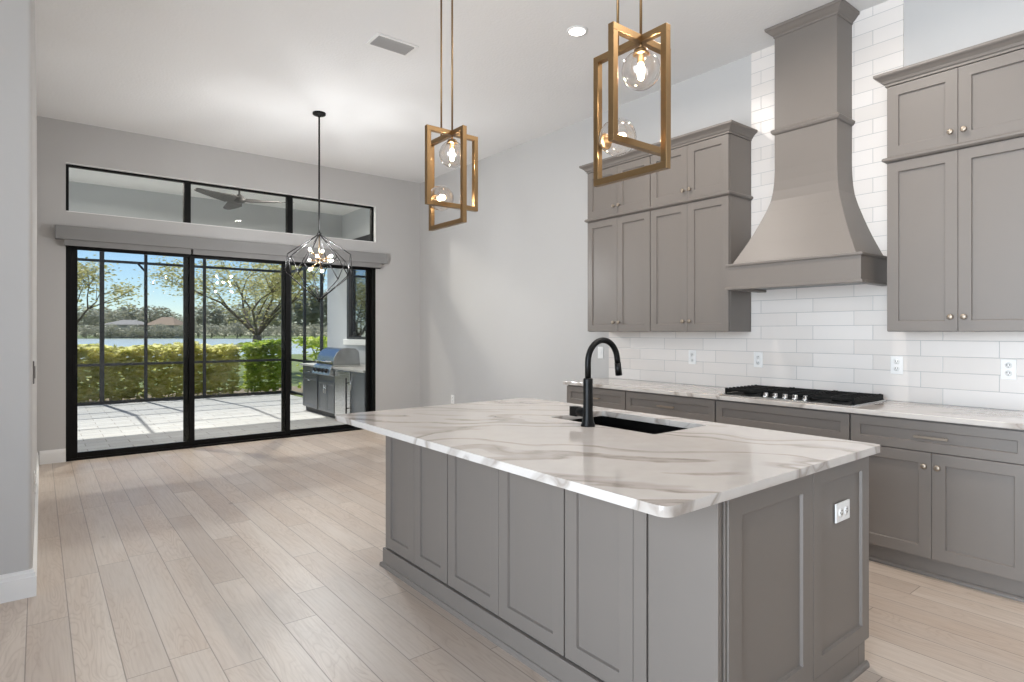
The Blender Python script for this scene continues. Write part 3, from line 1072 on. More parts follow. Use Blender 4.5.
outlet('white switch on the plain grey wall behind the faucet, beside the tile edge', (XR, 4.20, 1.16), R90, 'switch')
outlet('small white outlet low on the grey wall behind the island', (XR, 6.97, 0.44), R90)
t = outlet('white outlet mounted on the panelled end of the island', (2.442, 1.0195, 0.676), 0)
t.rotation_euler = (0, PI / 2, 0)
outlet('grey switch on the narrow left wall beside the frame edge', (-0.0215, 4.09, 1.155), math.radians(90), 'switch', M['grey_plate'])
outlet('white outlet low on the narrow left wall above the baseboard', (-0.0198, 4.60, 0.47), math.radians(90))

# ------------------------------------------------------------------ roller shades above the slider
rs = thing('roller_shade', 'grey fabric valance with roller shades above the sliding door', 'window shade', (2.02, YB, 2.34))
bm = new_bm(); box(bm, 0.14 - 2.02, 3.90 - 2.02, -0.11, 0, 0.0, 0.14)
obj('valance', bm, M['fabric'], rs, 0.003)
for xa, xb in ((0.215, 1.40), (1.42, 3.82)):
    bm = new_bm(); box(bm, xa - 2.02, xb - 2.02, -0.085, -0.045, -0.062, 0.0)
    obj('shade_cassette', bm, M['fabric'], rs, 0.002)
for xa, xb in ((0.225, 1.385), (1.435, 3.81)):
    bm = new_bm(); tube(bm, [(xa - 2.02, -0.065, -0.066), (xb - 2.02, -0.065, -0.066)], 0.008, 10)
    obj('hem_bar', bm, M['bronze'], rs)

# ------------------------------------------------------------------ pendants over the island
def bar_frame(bm, axis, half, z0, z1, t=0.0132, wd=0.0135, off=0.0):
    """rectangular frame of square bar; axis X or Y"""
    def b_(a0, a1, za, zb):
        if axis == 'X':
            box(bm, a0, a1, -wd, wd, za, zb)
        else:
            box(bm, -wd, wd, a0 + off, a1 + off, za, zb)
    b_(-half, half, z1 - 2 * t, z1)
    b_(-half, half, z0, z0 + 2 * t)
    b_(-half, -half + 2 * t, z0 + 2 * t, z1 - 2 * t)
    b_(half - 2 * t, half, z0 + 2 * t, z1 - 2 * t)

PT = 2.538
def make_pendant(label, loc):
    p = thing('pendant_light', label, 'pendant light', loc, 0, 'brass pendants over the island')
    L = ZC - PT           # origin at ceiling
    zt = -L
    bm = new_bm(); bar_frame(bm, 'X', 0.175, zt - 0.446, zt)
    obj('short_frame', bm, M['brass'], p, 0.001)
    bm = new_bm(); bar_frame(bm, 'Y', 0.1885, zt - 0.548, zt - 0.001, off=0.0565)
    obj('long_frame', bm, M['brass'], p, 0.001)
    for y in (0.0, 0.12):
        bm = new_bm(); tube(bm, [(0, y, -0.02), (0, y, zt - 0.002)], 0.0055, 10)
        obj('rod', bm, M['brass'], p)
    bm = new_bm(); box(bm, -0.06, 0.06, -0.07, 0.19, -0.025, 0)
    obj('ceiling_canopy', bm, M['brass'], p, 0.003)
    # upper globe, hanging
    zc1 = 2.404 - ZC
    bm = new_bm()
    tube(bm, [(0, 0, zt - 0.02), (0, 0, zc1 + 0.085)], 0.006, 10)
    lathe(bm, [(0.010, 0.088), (0.026, 0.083), (0.034, 0.064), (0.028, 0.062), (0.015, 0.060), (0.014, 0.030), (0, 0.030)], (0, 0, zc1), 'Z', 24)
    obj('socket', bm, M['brass'], p)
    bm = new_bm(); sphere(bm, (0, 0, zc1), 0.076, 28, 18)
    g = obj('globe', bm, M['globe'], p)
    bm = new_bm(); lathe(bm, [(0.0, -0.040), (0.008, -0.037), (0.0125, -0.028), (0.0125, 0.014), (0.009, 0.03), (0, 0.03)], (0, 0, zc1), 'Z', 14)
    obj('bulb', bm, M['bulb_warm'], g)
    # lower globe, on the far upright of the long frame
    zc2, yc = 2.170 - ZC, 0.120
    bm = new_bm()
    lathe(bm, [(0.008, 0.102), (0.008, 0.088), (0.026, 0.083), (0.034, 0.064), (0.028, 0.062), (0.015, 0.060), (0.014, 0.030), (0, 0.030)], (0, yc, zc2), 'Y', 24)
    obj('socket', bm, M['brass'], p)
    bm = new_bm(); sphere(bm, (0, yc, zc2), 0.076, 28, 18)
    g = obj('globe', bm, M['globe'], p)
    bm = new_bm(); lathe(bm, [(0.0, -0.040), (0.008, -0.037), (0.0125, -0.028), (0.0125, 0.014), (0.009, 0.03), (0, 0.03)], (0, yc, zc2), 'Y', 14)
    obj('bulb', bm, M['bulb_warm'], g)
    return p
def point_light(name, loc, w, col, r=0.03):
    l = bpy.data.lights.new(name, 'POINT')
    l.energy = w
    l.color = col
    l.shadow_soft_size = r
    o = bpy.data.objects.new(name, l)
    C.objects.link(o)
    o.location = loc
    return o
PEND = [(1.867, 1.532), (1.888, 2.938)]
p1 = make_pendant('brass double-frame pendant with two glass globes, nearest the range hood', (PEND[0][0], PEND[0][1], ZC))
p2 = copy_tree(p1)
p2.location = (PEND[1][0], PEND[1][1], ZC)
p2['label'] = 'brass double-frame pendant with two glass globes, nearer the sliding door'

for (x, y) in PEND:
    point_light('pendant_bulb_light', (x, y, 2.404), PEND_W, (1.0, 0.90, 0.78), 0.018)
    point_light('pendant_bulb_light', (x, y + 0.120, 2.17), PEND_W, (1.0, 0.90, 0.78), 0.018)

# ------------------------------------------------------------------ wire chandelier
ch = thing('wire_chandelier', 'black diamond wire chandelier with brass starburst bulbs by the sliding door', 'chandelier', (2.242, 5.98, ZC))
bm = new_bm(); lathe(bm, [(0.0, 0.0), (0.065, 0.0), (0.065, -0.018), (0.055, -0.024), (0.02, -0.027), (0.01, -0.045), (0, -0.045)], (0, 0, 0), 'Z', 28)
obj('ceiling_canopy', bm, M['bronze'], ch)
zt, zb = 2.368 - ZC, 1.69 - ZC
bm = new_bm(); tube(bm, [(0, 0, -0.03), (0, 0, zt - 0.01)], 0.009, 10)
obj('rod', bm, M['bronze'], ch)
bm = new_bm()
NW = 8
ph0 = math.radians(12)
wr = 0.0048
up_ = [Vector((0.312 * math.cos(ph0 + 2 * PI * k / NW), 0.312 * math.sin(ph0 + 2 * PI * k / NW), 2.134 - ZC + (0.03 if k % 2 else -0.02))) for k in range(NW)]
lo_ = [Vector((0.335 * math.cos(ph0 + 2 * PI * (k + 0.5) / NW), 0.335 * math.sin(ph0 + 2 * PI * (k + 0.5) / NW), 1.955 - ZC + (0.02 if k % 2 else -0.02))) for k in range(NW)]
for k in range(NW):
    tube(bm, [(0, 0, zt), up_[k]], wr, 6)
    tube(bm, [up_[k], lo_[k]], wr, 6)
    tube(bm, [up_[k], lo_[k - 1]], wr, 6)
    tube(bm, [lo_[k], (0, 0, zb)], wr, 6)
lathe(bm, [(0.0, 0.012), (0.022, 0.010), (0.022, -0.006), (0.0, -0.008)], (0, 0, zt), 'Z', 16)
lathe(bm, [(0.0, 0.012), (0.012, 0.008), (0.012, -0.014), (0.0, -0.018)], (0, 0, zb), 'Z', 14)
obj('cage', bm, M['bronze'], ch)
zh = 2.095 - ZC
bm = new_bm(); sphere(bm, (0, 0, zh), 0.022, 18, 12); tube(bm, [(0, 0, zh), (0, 0, zt)], 0.006, 8)
obj('hub', bm, M['brass'], ch)
fwd = Vector((0.3687, 0.9842, 0)).normalized()
rgt = Vector((0.9842, -0.3687, 0)).normalized()
for (a, e, depth) in ((-0.09, 0.108, 0.05), (0.034, 0.114, -0.09), (-0.097, 0.017, -0.11), (0.121, -0.007, 0.08), (-0.092, -0.10, 0.06), (0.03, -0.10, -0.11), (0.118, 0.045, 0.08), (-0.02, 0.03, 0.15)):
    dv = (rgt * a + Vector((0, 0, e)) - fwd * depth).normalized()
    bm = new_bm()
    c0 = Vector((0, 0, zh))
    tube(bm, [c0 + dv * 0.02, c0 + dv * 0.095], 0.0055, 8)
    tube(bm, [c0 + dv * 0.095, c0 + dv * 0.12], 0.0105, 12)
    ao = obj('arm', bm, M['brass'], ch)
    bm = new_bm()
    tube(bm, [c0 + dv * (0.12 + q) for q in (0.0, 0.008, 0.02, 0.032, 0.038)], [0.008, 0.012, 0.0145, 0.011, 0.003], 12)
    obj('bulb', bm, M['bulb_white'], ao)
    point_light('chandelier_bulb_light', Vector(ch.location) + c0 + dv * 0.168, CHAND_W / 8, (0.96, 0.98, 1.0), 0.016)

# ------------------------------------------------------------------ ceiling vent and recessed lights
cv = thing('ceiling_vent', 'white louvred air vent set in the ceiling', 'vent', (2.153, 4.205, ZC))
bm = new_bm()
hx_, hy_ = 0.175, 0.105
box(bm, -hx_, hx_, -hy_, -hy_ + 0.025, -0.008, 0); box(bm, -hx_, hx_, hy_ - 0.025, hy_, -0.008, 0)
box(bm, -hx_, -hx_ + 0.025, -hy_ + 0.025, hy_ - 0.025, -0.008, 0); box(bm, hx_ - 0.025, hx_, -hy_ + 0.025, hy_ - 0.025, -0.008, 0)
obj('vent_frame', bm, M['white'], cv, 0.002)
for q in range(7):
    yy = -0.068 + q * 0.0227
    bm = new_bm()
    prism(bm, [(yy - 0.010, -0.003), (yy + 0.004, -0.015), (yy + 0.006, -0.013), (yy - 0.008, -0.001)], 'X', -hx_ + 0.024, hx_ - 0.024)
    obj('slat', bm, M['vent_grey'], cv)

def recessed(label, x, y, zc=ZC):
    t = thing('recessed_light', label, 'ceiling light', (x, y, zc), 0, 'recessed ceiling lights')
    bm = new_bm()
    lathe(bm, [(0.08, 0.0), (0.08, -0.004), (0.060, -0.007), (0.058, -0.001), (0.058, 0.0)], (0, 0, 0), 'Z', 32)
    obj('trim_ring', bm, M['white'], t)
    bm = new_bm(); lathe(bm, [(0.0, -0.0085), (0.057, -0.0075), (0.057, -0.004), (0, -0.004)], (0, 0, 0), 'Z', 28)
    obj('lens', bm, M['lens'], t)
    l = bpy.data.lights.new('downlight', 'AREA')
    l.shape = 'DISK'
    l.size = 0.11
    l.energy = DOWNLIGHT_W if zc == ZC else LANAI_FILL_W
    l.spread = math.radians(165)
    l.color = (1.0, 0.92, 0.84)
    o = bpy.data.objects.new('downlight', l)
    C.objects.link(o)
    o.location = (x, y, zc - 0.012)
    return t
recessed('white recessed ceiling light between the two brass pendants, above the aisle', 3.128, 3.164)
recessed('white recessed ceiling light over the aisle in front of the hood', 3.128, 1.55)
recessed('white recessed ceiling light over the aisle right of the hood', 3.128, -0.05)
recessed('unseen added fill light in the patio ceiling, left of the ceiling fan', 0.9, 8.9, LC)  # unseen patio downlights added to brighten the lanai behind the transom
recessed('unseen added fill light in the patio ceiling, right of the ceiling fan', 3.0, 8.75, LC)

# ------------------------------------------------------------------ outside: lanai
PZ = -0.03
bm = new_bm(); box(bm, -14, 4.42, YB + 0.15, 13.95, PZ - 0.15, PZ)
tag(struct('patio_floor', bm, M['pavers']), 'pale paver patio floor outside the sliding door', 'patio')
LX = 4.42
bm = new_bm(); box(bm, -5, LX + 0.3, YB + 0.15, 11.25, LC, LC + 0.12)
struct('ceiling_lanai', bm, M['lanai_ceiling'])
bm = new_bm(); box(bm, -5, LX, 10.64, 11.0, 2.62, LC)
struct('beam_lanai', bm, M['stucco'])
bm = new_bm()
WY0, WY1, WZ0, WZ1 = 8.5, 10.40, 1.24, 3.03
box(bm, LX, LX + 0.2, YB + 0.15, WY0, PZ, LC)
box(bm, LX, LX + 0.2, WY1, 11.36, PZ, LC)
box(bm, LX, LX + 0.2, WY0, WY1, PZ, WZ0)
box(bm, LX, LX + 0.2, WY0, WY1, WZ1, LC)
struct('wall_lanai', bm, M['stucco'])
w = structE('window_2', (LX, 0, 0))
bm = new_bm()
f_ = 0.09
box(bm, -0.01, 0.08, WY0, WY0 + f_, WZ0, WZ1); box(bm, -0.01, 0.08, WY1 - f_, WY1, WZ0, WZ1)
box(bm, -0.01, 0.08, WY0 + f_, WY1 - f_, WZ0, WZ0 + f_ * 0.5); box(bm, -0.01, 0.08, WY0 + f_, WY1 - f_, WZ1 - 0.3, WZ1)
obj('window_frame', bm, M['cage'], w)
bm = new_bm(); box(bm, 0.03, 0.04, WY0 + f_, WY1 - f_, WZ0 + 0.04, WZ1 - 0.3)
obj('pane', bm, M['dark_glass'], w)
bm = new_bm(); box(bm, -0.06, 0, WY0 - 0.05, WY1 + 0.05, WZ0 - 0.10, WZ0)
obj('window_sill', bm, M['white'], w, 0.004)

# ceiling fan on the lanai
fn = thing('ceiling_fan', 'grey three-blade ceiling fan on the patio, seen through the transom window', 'ceiling fan', (2.24, 9.05, LC))
bm = new_bm()
lathe(bm, [(0.0, 0), (0.06, 0), (0.05, -0.03), (0.02, -0.04), (0.014, -0.05), (0.014, -0.20), (0.05, -0.23), (0.085, -0.27), (0.08, -0.31), (0.03, -0.335), (0, -0.335)], (0, 0, 0), 'Z', 24)
obj('motor', bm, M['fan'], fn)
for ang in (-29, 91, 211):
    a = math.radians(ang)
    bm = new_bm()
    rows = []
    for s, wd, tw, zz in ((0.05, 0.05, 0.5, -0.29), (0.18, 0.085, 0.45, -0.30), (0.35, 0.075, 0.35, -0.305), (0.55, 0.06, 0.25, -0.305), (0.70, 0.045, 0.2, -0.30), (0.74, 0.02, 0.2, -0.298)):
        lft = Vector((-math.sin(a), math.cos(a), 0))
        out = Vector((math.cos(a), math.sin(a), 0))
        row = []
        for q, hq in ((-1, 0), (1, 0), (1, 1), (-1, 1)):
            p = out * s + lft * (q * wd) + Vector((0, 0, zz + q * wd * tw + hq * 0.012))
            row.append(bm.verts.new(p))
        rows.append(row)
    for r0, r1 in zip(rows[:-1], rows[1:]):
        for k in range(4):
            f = bm.faces.new((r0[k], r0[(k + 1) % 4], r1[(k + 1) % 4], r1[k]))
    bm.faces.new(rows[0]); bm.faces.new(rows[-1])
    obj('blade', bm, M['fan'], fn)

# outdoor kitchen along the lanai side wall
KX, KC = 3.71, 0.81
ok = 'outdoor kitchen units'
def out_cab(label, y_hi, y_lo, fronts):
    t = thing('outdoor_cabinet', label, 'cabinet', (KX + 0.02, y_hi, PZ), R90, ok)
    w = y_hi - y_lo
    top = KC - 0.035 - PZ
    bm = new_bm(); box(bm, 0.002, w - 0.002, 0, 0.66, 0.08, top)
    obj('cabinet_body', bm, M['steel_dull'], t, 0.002)
    bm = new_bm(); box(bm, 0.002, w - 0.002, 0.04, 0.66, 0, 0.08)
    obj('toe_kick', bm, M['cage'], t)
    for n_, x0, x1, z0, z1, hw in fronts:
        f = obj(n_, door_bm(x0, x1, z0, z1, 0.045, 0.02, 0.006), M['steel_dull'], t, 0.002)
        bm = new_bm()
        if hw[0] == 'v':
            tube(bm, [(hw[1], -0.045, hw[2] - 0.07), (hw[1], -0.045, hw[2] + 0.07)], 0.007, 8)
            for s in (-1, 1):
                tube(bm, [(hw[1], -0.045, hw[2] + s * 0.05), (hw[1], -0.021, hw[2] + s * 0.05)], 0.005, 8)
        else:
            tube(bm, [(hw[1] - 0.07, -0.045, hw[2]), (hw[1] + 0.07, -0.045, hw[2])], 0.007, 8)
            for s in (-1, 1):
                tube(bm, [(hw[1] + s * 0.05, -0.045, hw[2]), (hw[1] + s * 0.05, -0.021, hw[2])], 0.005, 8)
        obj('handle', bm, M['chrome'], f)
    return t
top = KC - 0.035 - PZ
out_cab('grey outdoor cabinet with drawer over door, left of the grill', 10.70, 9.98,
        [('drawer', 0.01, 0.71, top - 0.17, top - 0.01, ('h', 0.36, top - 0.09)), ('door', 0.01, 0.71, 0.09, top - 0.18, ('h', 0.36, top - 0.24))])
out_cab('grey outdoor cabinet with two doors directly under the grill', 9.976, 9.21,
        [('door', 0.05, 0.38, 0.09, top - 0.22, ('v', 0.345, top - 0.34)), ('door', 0.386, 0.716, 0.09, top - 0.22, ('v', 0.421, top - 0.34))])
fr = thing('outdoor_refrigerator', 'stainless steel outdoor refrigerator with tall handle, right of the grill', 'refrigerator', (3.735, 9.205, PZ), R90)
bm = new_bm(); box(bm, 0.002, 0.60, 0, 0.64, 0.02, top)
obj('refrigerator_body', bm, M['steel_dull'], fr, 0.003)
bm = new_bm(); box(bm, 0.006, 0.596, -0.035, -0.002, 0.06, top - 0.01)
dr = obj('door', bm, M['steel'], fr, 0.004)
bm = new_bm(); tube(bm, [(0.55, -0.075, 0.16), (0.55, -0.075, top - 0.10)], 0.012, 10)
for z in (0.24, top - 0.18):
    tube(bm, [(0.55, -0.075, z), (0.55, -0.035, z)], 0.008, 8)
obj('handle', bm, M['bronze'], dr)
out_cab('grey outdoor cabinet at the near end of the grill counter, beside the door frame', 8.60, 8.10,
        [('door', 0.01, 0.49, 0.09, top - 0.01, ('v', 0.06, top - 0.2))])
bm = new_bm()
box(bm, KX - 0.03, LX, 9.98, 10.74, KC - 0.033, KC)
box(bm, KX + 0.50, LX, 9.21, 9.98, KC - 0.033, KC)
box(bm, KX - 0.03, LX, 8.08, 9.21, KC - 0.033, KC)
tag(obj('outdoor_countertop', bm, paint('grey_granite', srgb(170, 168, 165), 0.3, var=0.1), None, 0.004), 'grey stone countertop of the outdoor kitchen around the grill', 'countertop')
gr = thing('gas_grill', 'stainless built-in gas grill with rounded lid on the patio', 'grill', (KX, 9.60, KC))
bm = new_bm()
arc = [(0.0 - 0.02, 0.03)] + [(0.20 - 0.22 * math.cos(a), 0.06 + 0.24 * math.sin(a)) for a in [0.5 * PI * k / 10 for k in range(11)]] + [(0.36, 0.29), (0.42, 0.24), (0.44, 0.03)]
prism(bm, arc, 'Y', -0.36, 0.36, smooth=False)
lid = obj('lid', bm, M['steel_lid'], gr, 0.006)
bm = new_bm(); tube(bm, [(-0.055, -0.33, 0.085), (-0.055, 0.33, 0.085)], 0.013, 12)
for y in (-0.28, 0.28):
    tube(bm, [(-0.055, y, 0.085), (-0.01, y, 0.085)], 0.009, 8)
obj('handle', bm, M['chrome'], lid)
bm = new_bm(); prism(bm, [(-0.10, -0.13), (0.012, -0.16), (0.015, 0.0), (0.44, 0.0), (0.44, 0.028), (-0.03, 0.028), (-0.055, 0.005)], 'Y', -0.372, 0.372)
cpn = obj('control_panel', bm, M['steel'], gr, 0.004)
dirv = Vector((-0.94, 0, 0.32)).normalized()
for y in (-0.24, -0.08, 0.08, 0.24):
    bm = new_bm()
    c0 = Vector((-0.078, y, -0.065))
    tube(bm, [c0, c0 + dirv * 0.012, c0 + dirv * 0.014, c0 + dirv * 0.042], [0.036, 0.036, 0.026, 0.024], 16)
    obj('knob', bm, M['matte_black'], cpn)

# screened pool cage
SY, SXR = 14.0, 4.55
cg = thing('screen_enclosure', 'dark framed pool screen enclosure around the sunny patio', 'screen enclosure', (1.0, SY, PZ))
def post(x, y, w=0.05, h=4.2):
    bm = new_bm(); box(bm, x - 1.0 - w / 2, x - 1.0 + w / 2, y - SY - w / 2, y - SY + w / 2, 0, h)
    return obj('post', bm, M['cage'], cg)
pxs = [-4.6, -2.9, -0.9, 0.97, 1.70, 2.77, SXR]
for x in pxs:
    post(x, SY, 0.075 if x in (0.97, SXR) else 0.055)
for y in (13.0, 12.0, 11.45):
    post(SXR, y, 0.055)
def railc(z, hgt=0.05):
    bm = new_bm()
    box(bm, -4.6 - 1, SXR - 1, -0.022, 0.022, z - hgt / 2, z + hgt / 2)
    obj('rail', bm, M['cage'], cg)
    bm = new_bm()
    box(bm, SXR - 1 - 0.022, SXR - 1 + 0.022, 11.45 - SY, -0.022, z - hgt / 2, z + hgt / 2)
    obj('rail', bm, M['cage'], cg)
for z in (0.03, 0.765, 2.78, 4.2):
    railc(z)
for x in (-2.9, 0.97, 2.77, SXR):                 # sloped roof beams back to the eave
    bm = new_bm()
    tube(bm, [(x - 1, 0, 4.2), (x - 1, 11.3 - SY, 3.62)], 0.03, 6)
    obj('roof_beam', bm, M['cage'], cg)
bm = new_bm(); tube(bm, [(-5.6, 12.6 - SY, 3.92), (SXR - 1, 12.6 - SY, 3.92)], 0.025, 6)
obj('roof_beam', bm, M['cage'], cg)
for x0, x1 in zip(pxs[:-1], pxs[1:]):             # diagonal corner braces
    pass
bm = new_bm()
for x in (1.70,):
    tube(bm, [(x - 1 - 0.13, 0, 2.76), (x - 1 - 0.01, 0, 2.62)], 0.02, 6)
obj('brace', bm, M['cage'], cg)
bm = new_bm(); box(bm, -5.6, SXR - 1.0, 0.024, 0.026, 0.0, 4.2)
obj('screen', bm, M['screen'], cg)

# ------------------------------------------------------------------ outside: garden and beyond
bm = new_bm(); prism(bm, [(-40, 13.95), (60, 13.95), (90, 40), (-40, 40)], 'Z', -0.35, -0.10)
box(bm, 4.62, 60, YB + 0.2, 13.949, -0.35, -0.10)
struct('ground_lawn', bm, M['grass'])
bm = new_bm(); box(bm, -30, XL - 0.15, -30, 13.9, -0.3, -0.06)  # unseen pale slab added to bounce sunlight into the room
box(bm, XL - 0.15, 30, -30, YF - 0.15, -0.3, -0.06)
struct('ground_bounce_slab', bm, M['bounce_slab'])
bm = new_bm(); box(bm, -14, 9, 14.1, 15.9, -0.12, -0.06)
struct('ground_bed', bm, M['dirt'])

def leaf(bm, p, size, rnd=random):
    a, b2 = rnd.uniform(0, 2 * PI), rnd.uniform(-0.9, 0.9)
    u = Vector((math.cos(a), math.sin(a), 0.3 * b2)).normalized()
    n = Vector((rnd.uniform(-1, 1), rnd.uniform(-1, 1), rnd.uniform(0.1, 1))).normalized()
    v = u.cross(n)
    if v.length < 1e-3:
        return
    v.normalize()
    s = size * rnd.uniform(0.7, 1.3)
    bm.faces.new([bm.verts.new(p + q) for q in (-u * s, -v * s * 0.42, u * s, v * s * 0.42)])

def hedge_mesh(x0, x1, y0, y1, h, n, size, jitter=0.10):
    bm = new_bm()
    r_ = random.Random(3)
    for _ in range(n):
        x = r_.uniform(x0, x1)
        hh = h + 0.025 * math.sin(x * 3.1) + 0.02 * math.sin(x * 7.7) + r_.uniform(-jitter, jitter) * 0.6
        k = r_.random()
        if k < 0.55:
            p = (x, y0 + abs(r_.gauss(0, 0.14)) + 0.08 * math.sin(x * 5), r_.uniform(0.0, hh) ** 1.0)
        elif k < 0.85:
            p = (x, r_.uniform(y0, y1), hh - abs(r_.gauss(0, 0.08)))
        else:
            p = (x, r_.uniform(y0, y1), r_.uniform(0.05, hh))
        leaf(bm, Vector(p), size, r_)
    # dark woody core
    for q in range(int((x1 - x0) * 7)):
        x = x0 + (q + 0.5) / 7
        tube(bm, [(x, (y0 + y1) / 2 - 0.2, -0.06), (x + r_.uniform(-.1, .1), (y0 + y1) / 2 - 0.3, h * 0.5), (x + r_.uniform(-.2, .2), (y0 + y1) / 2 - 0.2, h * 0.9)], 0.012, 4, False)
    return bm
hd = obj('hedge', hedge_mesh(-4.0, 3.57, 14.45, 15.5, 1.05, 11500, 0.09), M['hedge'])
tag(hd, 'dense clipped green hedge just beyond the patio screen', 'hedge', kind='stuff')
hd = obj('shrub', hedge_mesh(4.75, 7.4, 12.2, 14.6, 1.20, 7000, 0.08), M['bright_leaf'])
tag(hd, 'bright yellow-green shrubs past the corner of the patio screen', 'shrub', kind='stuff')
hd = obj('shrub', hedge_mesh(3.72, 4.55, 14.40, 15.2, 1.1, 1800, 0.08), M['bright_leaf'])
tag(hd, 'bright green shrub growing at the right end of the hedge', 'shrub')

def tree(label, loc, height, spread, zc, n_leaf, size, mat, seed, lean=(0, 0), group='trees beyond the hedge', trunk_r=0.11):
    r_ = random.Random(seed)
    t = thing('tree', label, 'tree', loc, 0, group)
    bm = new_bm()
    tips = []
    fork = Vector((lean[0] * 0.4, lean[1] * 0.4, height * 0.23))
    tube(bm, [(0, 0, -0.1), (lean[0] * 0.2, lean[1] * 0.2, height * 0.15), fork], [trunk_r * 1.25, trunk_r, trunk_r * 0.85], 9)
    def grow(p, d, ln, r0, lev):
        q1 = p + d * ln * 0.5 + Vector((r_.uniform(-1, 1), r_.uniform(-1, 1), r_.uniform(0, 0.6))) * ln * 0.08
        q2 = q1 + (d + Vector((r_.uniform(-.4, .4), r_.uniform(-.4, .4), r_.uniform(-.1, .35)))).normalized() * ln * 0.5
        tube(bm, [p, q1, q2], [r0, r0 * 0.75, r0 * 0.5], 6, False)
        tips.append(q1); tips.append(q2)
        if lev > 0:
            for _ in range(3 if lev > 1 else 2):
                dd = (d + Vector((r_.uniform(-1, 1), r_.uniform(-1, 1), r_.uniform(-.35, .6)))).normalized()
                grow(q2 if r_.random() < 0.7 else q1, dd, ln * 0.68, r0 * 0.5, lev - 1)
    for k in range(6):
        a = 2 * PI * k / 6 + r_.uniform(-.3, .3)
        d = Vector((math.cos(a) * spread * 0.9, math.sin(a) * spread * 0.9, height * 0.42 * r_.uniform(0.5, 1.3))).normalized()
        grow(fork, d, spread * 0.62, trunk_r * 0.36, 3)
    obj('trunk', bm, M['bark'], t)
    bm = new_bm()
    for _ in range(n_leaf):
        p = r_.choice(tips) + Vector((r_.gauss(0, 1), r_.gauss(0, 1), r_.gauss(0, 0.8))) * spread * 0.10
        leaf(bm, p, size, r_)
    obj('foliage', bm, mat, t)
    return t
tree('sparse tree with leaning trunk beyond the hedge, far left in the door', (0.55, 19.0, -0.1), 5.4, 1.55, 3.2, 5200, 0.05, M['tree_leaf'], 11, (-0.3, 0))
tree('wide spreading tree beyond the hedge, in the middle door panel', (6.0, 22.0, -0.1), 5.8, 2.5, 3.0, 13000, 0.052, M['tree_leaf'], 5, (0.1, 0), trunk_r=0.17)

# pond in the middle distance
def far(u, t, z=-0.8):                      # ground point at image column u and depth t
    dd = (u - 512) / 597.0
    return Vector((t * (0.6219 + 0.7831 * dd), t * (0.7831 - 0.6219 * dd), z))
bm = new_bm()
c_ = [far(u, t, 0) for u, t in ((-60, 48), (420, 48), (420, 196), (-60, 196))]
prism(bm, [(p.x, p.y) for p in c_], 'Z', -0.9, -0.80)
struct('pond_water', bm, M['water'])
bm = new_bm()
c_ = [far(u, t, 0) for u, t in ((-160, 197), (520, 197), (520, 420), (-160, 420))]
prism(bm, [(p.x, p.y) for p in c_], 'Z', -1.0, -0.75)
struct('ground_far_bank', bm, M['grass'])

def house(label, u0, u1, t, hw, hr, roof, depth=9):
    a, b2 = far(u0, t), far(u1, t)
    h = thing('house', label, 'house', a, math.atan2((b2 - a).y, (b2 - a).x), 'houses beyond the pond')
    L = (b2 - a).length
    bm = new_bm(); box(bm, 0, L, 0, depth, 0, hw)
    wl_ = obj('wall', bm, M['far_wall'], h)
    bm = new_bm()
    e = 0.6
    v = [bm.verts.new(p) for p in ((-e, -e, hw), (L + e, -e, hw), (L + e, depth + e, hw), (-e, depth + e, hw), (L * 0.3, depth / 2, hw + hr), (L * 0.7, depth / 2, hw + hr))]
    for f in ((0, 1, 5, 4), (1, 2, 5), (2, 3, 4, 5), (3, 0, 4), (3, 2, 1, 0)):
        bm.faces.new([v[i] for i in f])
    obj('roof', bm, roof, h)
    for q in range(4):
        x = L * (0.14 + 0.22 * q)
        bm = new_bm(); box(bm, x, x + L * 0.1, -0.06, 0.0, 0.9, 2.3)
        obj('window', bm, M['far_glass'], h)
house('distant house with terracotta hipped roof beyond the pond', 146, 174, 214, 4.6, 3.0, M['far_roof'])
house('distant grey-roofed house at left beyond the pond', 103, 138, 214, 4.8, 1.8, M['grey_roof'])

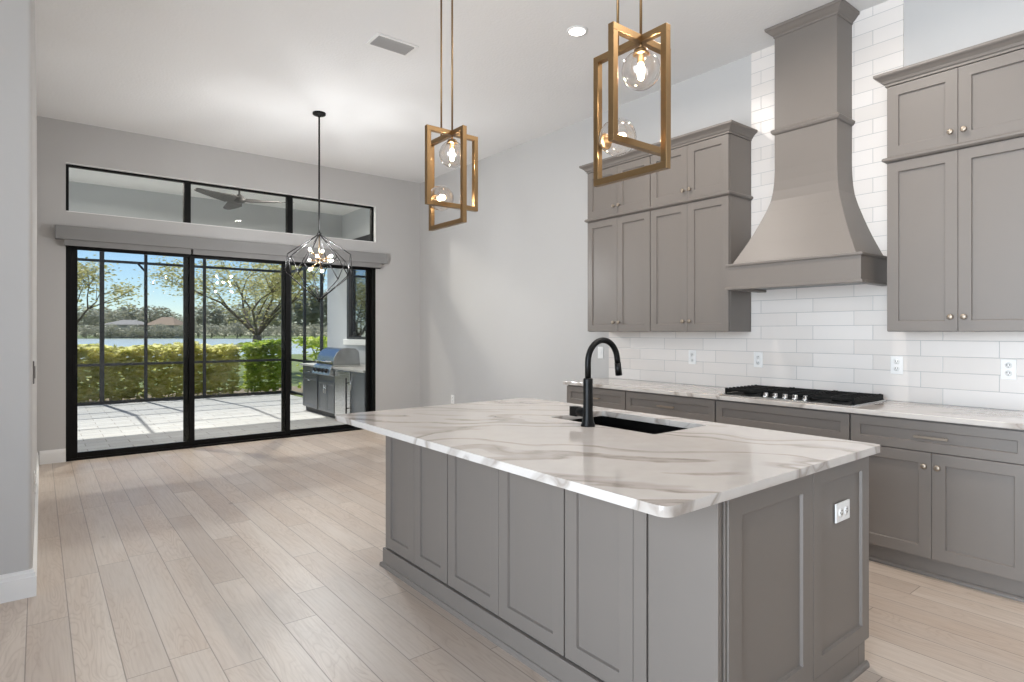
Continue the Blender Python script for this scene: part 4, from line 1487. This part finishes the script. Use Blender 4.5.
def far_bush(u, t, wd, h, seed, n, label, name='bush', size=None, mat='far_leaf'):
    r_ = random.Random(seed)
    bm = new_bm()
    for _ in range(n):
        q = Vector((r_.gauss(0, 1), r_.gauss(0, 1), r_.gauss(0, 1))).normalized() * (r_.random() ** 0.35)
        leaf(bm, Vector((q.x * wd, q.y * wd, h * 0.55 + q.z * h * 0.48)), size or h * 0.07, r_)
    tube(bm, [(0, 0, 0), (0.1, 0, h * 0.4), (0, 0.1, h * 0.7)], [h * 0.035, h * 0.025, h * 0.012], 7)
    o = obj(name, bm, M[mat])
    o.location = far(u, t)
    return tag(o, label, 'tree' if name != 'bush' else 'bush', 'distant greenery beyond the pond')
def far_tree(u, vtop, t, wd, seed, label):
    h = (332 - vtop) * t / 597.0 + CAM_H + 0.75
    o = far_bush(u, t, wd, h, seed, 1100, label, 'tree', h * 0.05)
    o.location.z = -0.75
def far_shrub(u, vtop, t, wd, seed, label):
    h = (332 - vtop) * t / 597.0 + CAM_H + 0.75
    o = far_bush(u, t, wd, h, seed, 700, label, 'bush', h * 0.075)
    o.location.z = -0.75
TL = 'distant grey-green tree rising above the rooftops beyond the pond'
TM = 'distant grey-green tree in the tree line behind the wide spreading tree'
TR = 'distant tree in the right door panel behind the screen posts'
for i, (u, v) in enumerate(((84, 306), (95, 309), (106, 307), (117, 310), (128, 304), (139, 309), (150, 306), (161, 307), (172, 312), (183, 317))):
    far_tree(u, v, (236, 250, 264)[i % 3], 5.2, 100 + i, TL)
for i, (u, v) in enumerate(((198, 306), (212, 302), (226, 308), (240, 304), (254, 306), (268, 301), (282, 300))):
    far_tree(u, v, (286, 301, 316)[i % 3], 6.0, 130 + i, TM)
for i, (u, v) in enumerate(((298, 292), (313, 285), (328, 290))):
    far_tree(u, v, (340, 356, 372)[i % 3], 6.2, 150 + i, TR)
BL = 'distant rounded bush on the far bank in front of the houses'
BM = 'distant rounded bush on the far bank in the middle and right panels'
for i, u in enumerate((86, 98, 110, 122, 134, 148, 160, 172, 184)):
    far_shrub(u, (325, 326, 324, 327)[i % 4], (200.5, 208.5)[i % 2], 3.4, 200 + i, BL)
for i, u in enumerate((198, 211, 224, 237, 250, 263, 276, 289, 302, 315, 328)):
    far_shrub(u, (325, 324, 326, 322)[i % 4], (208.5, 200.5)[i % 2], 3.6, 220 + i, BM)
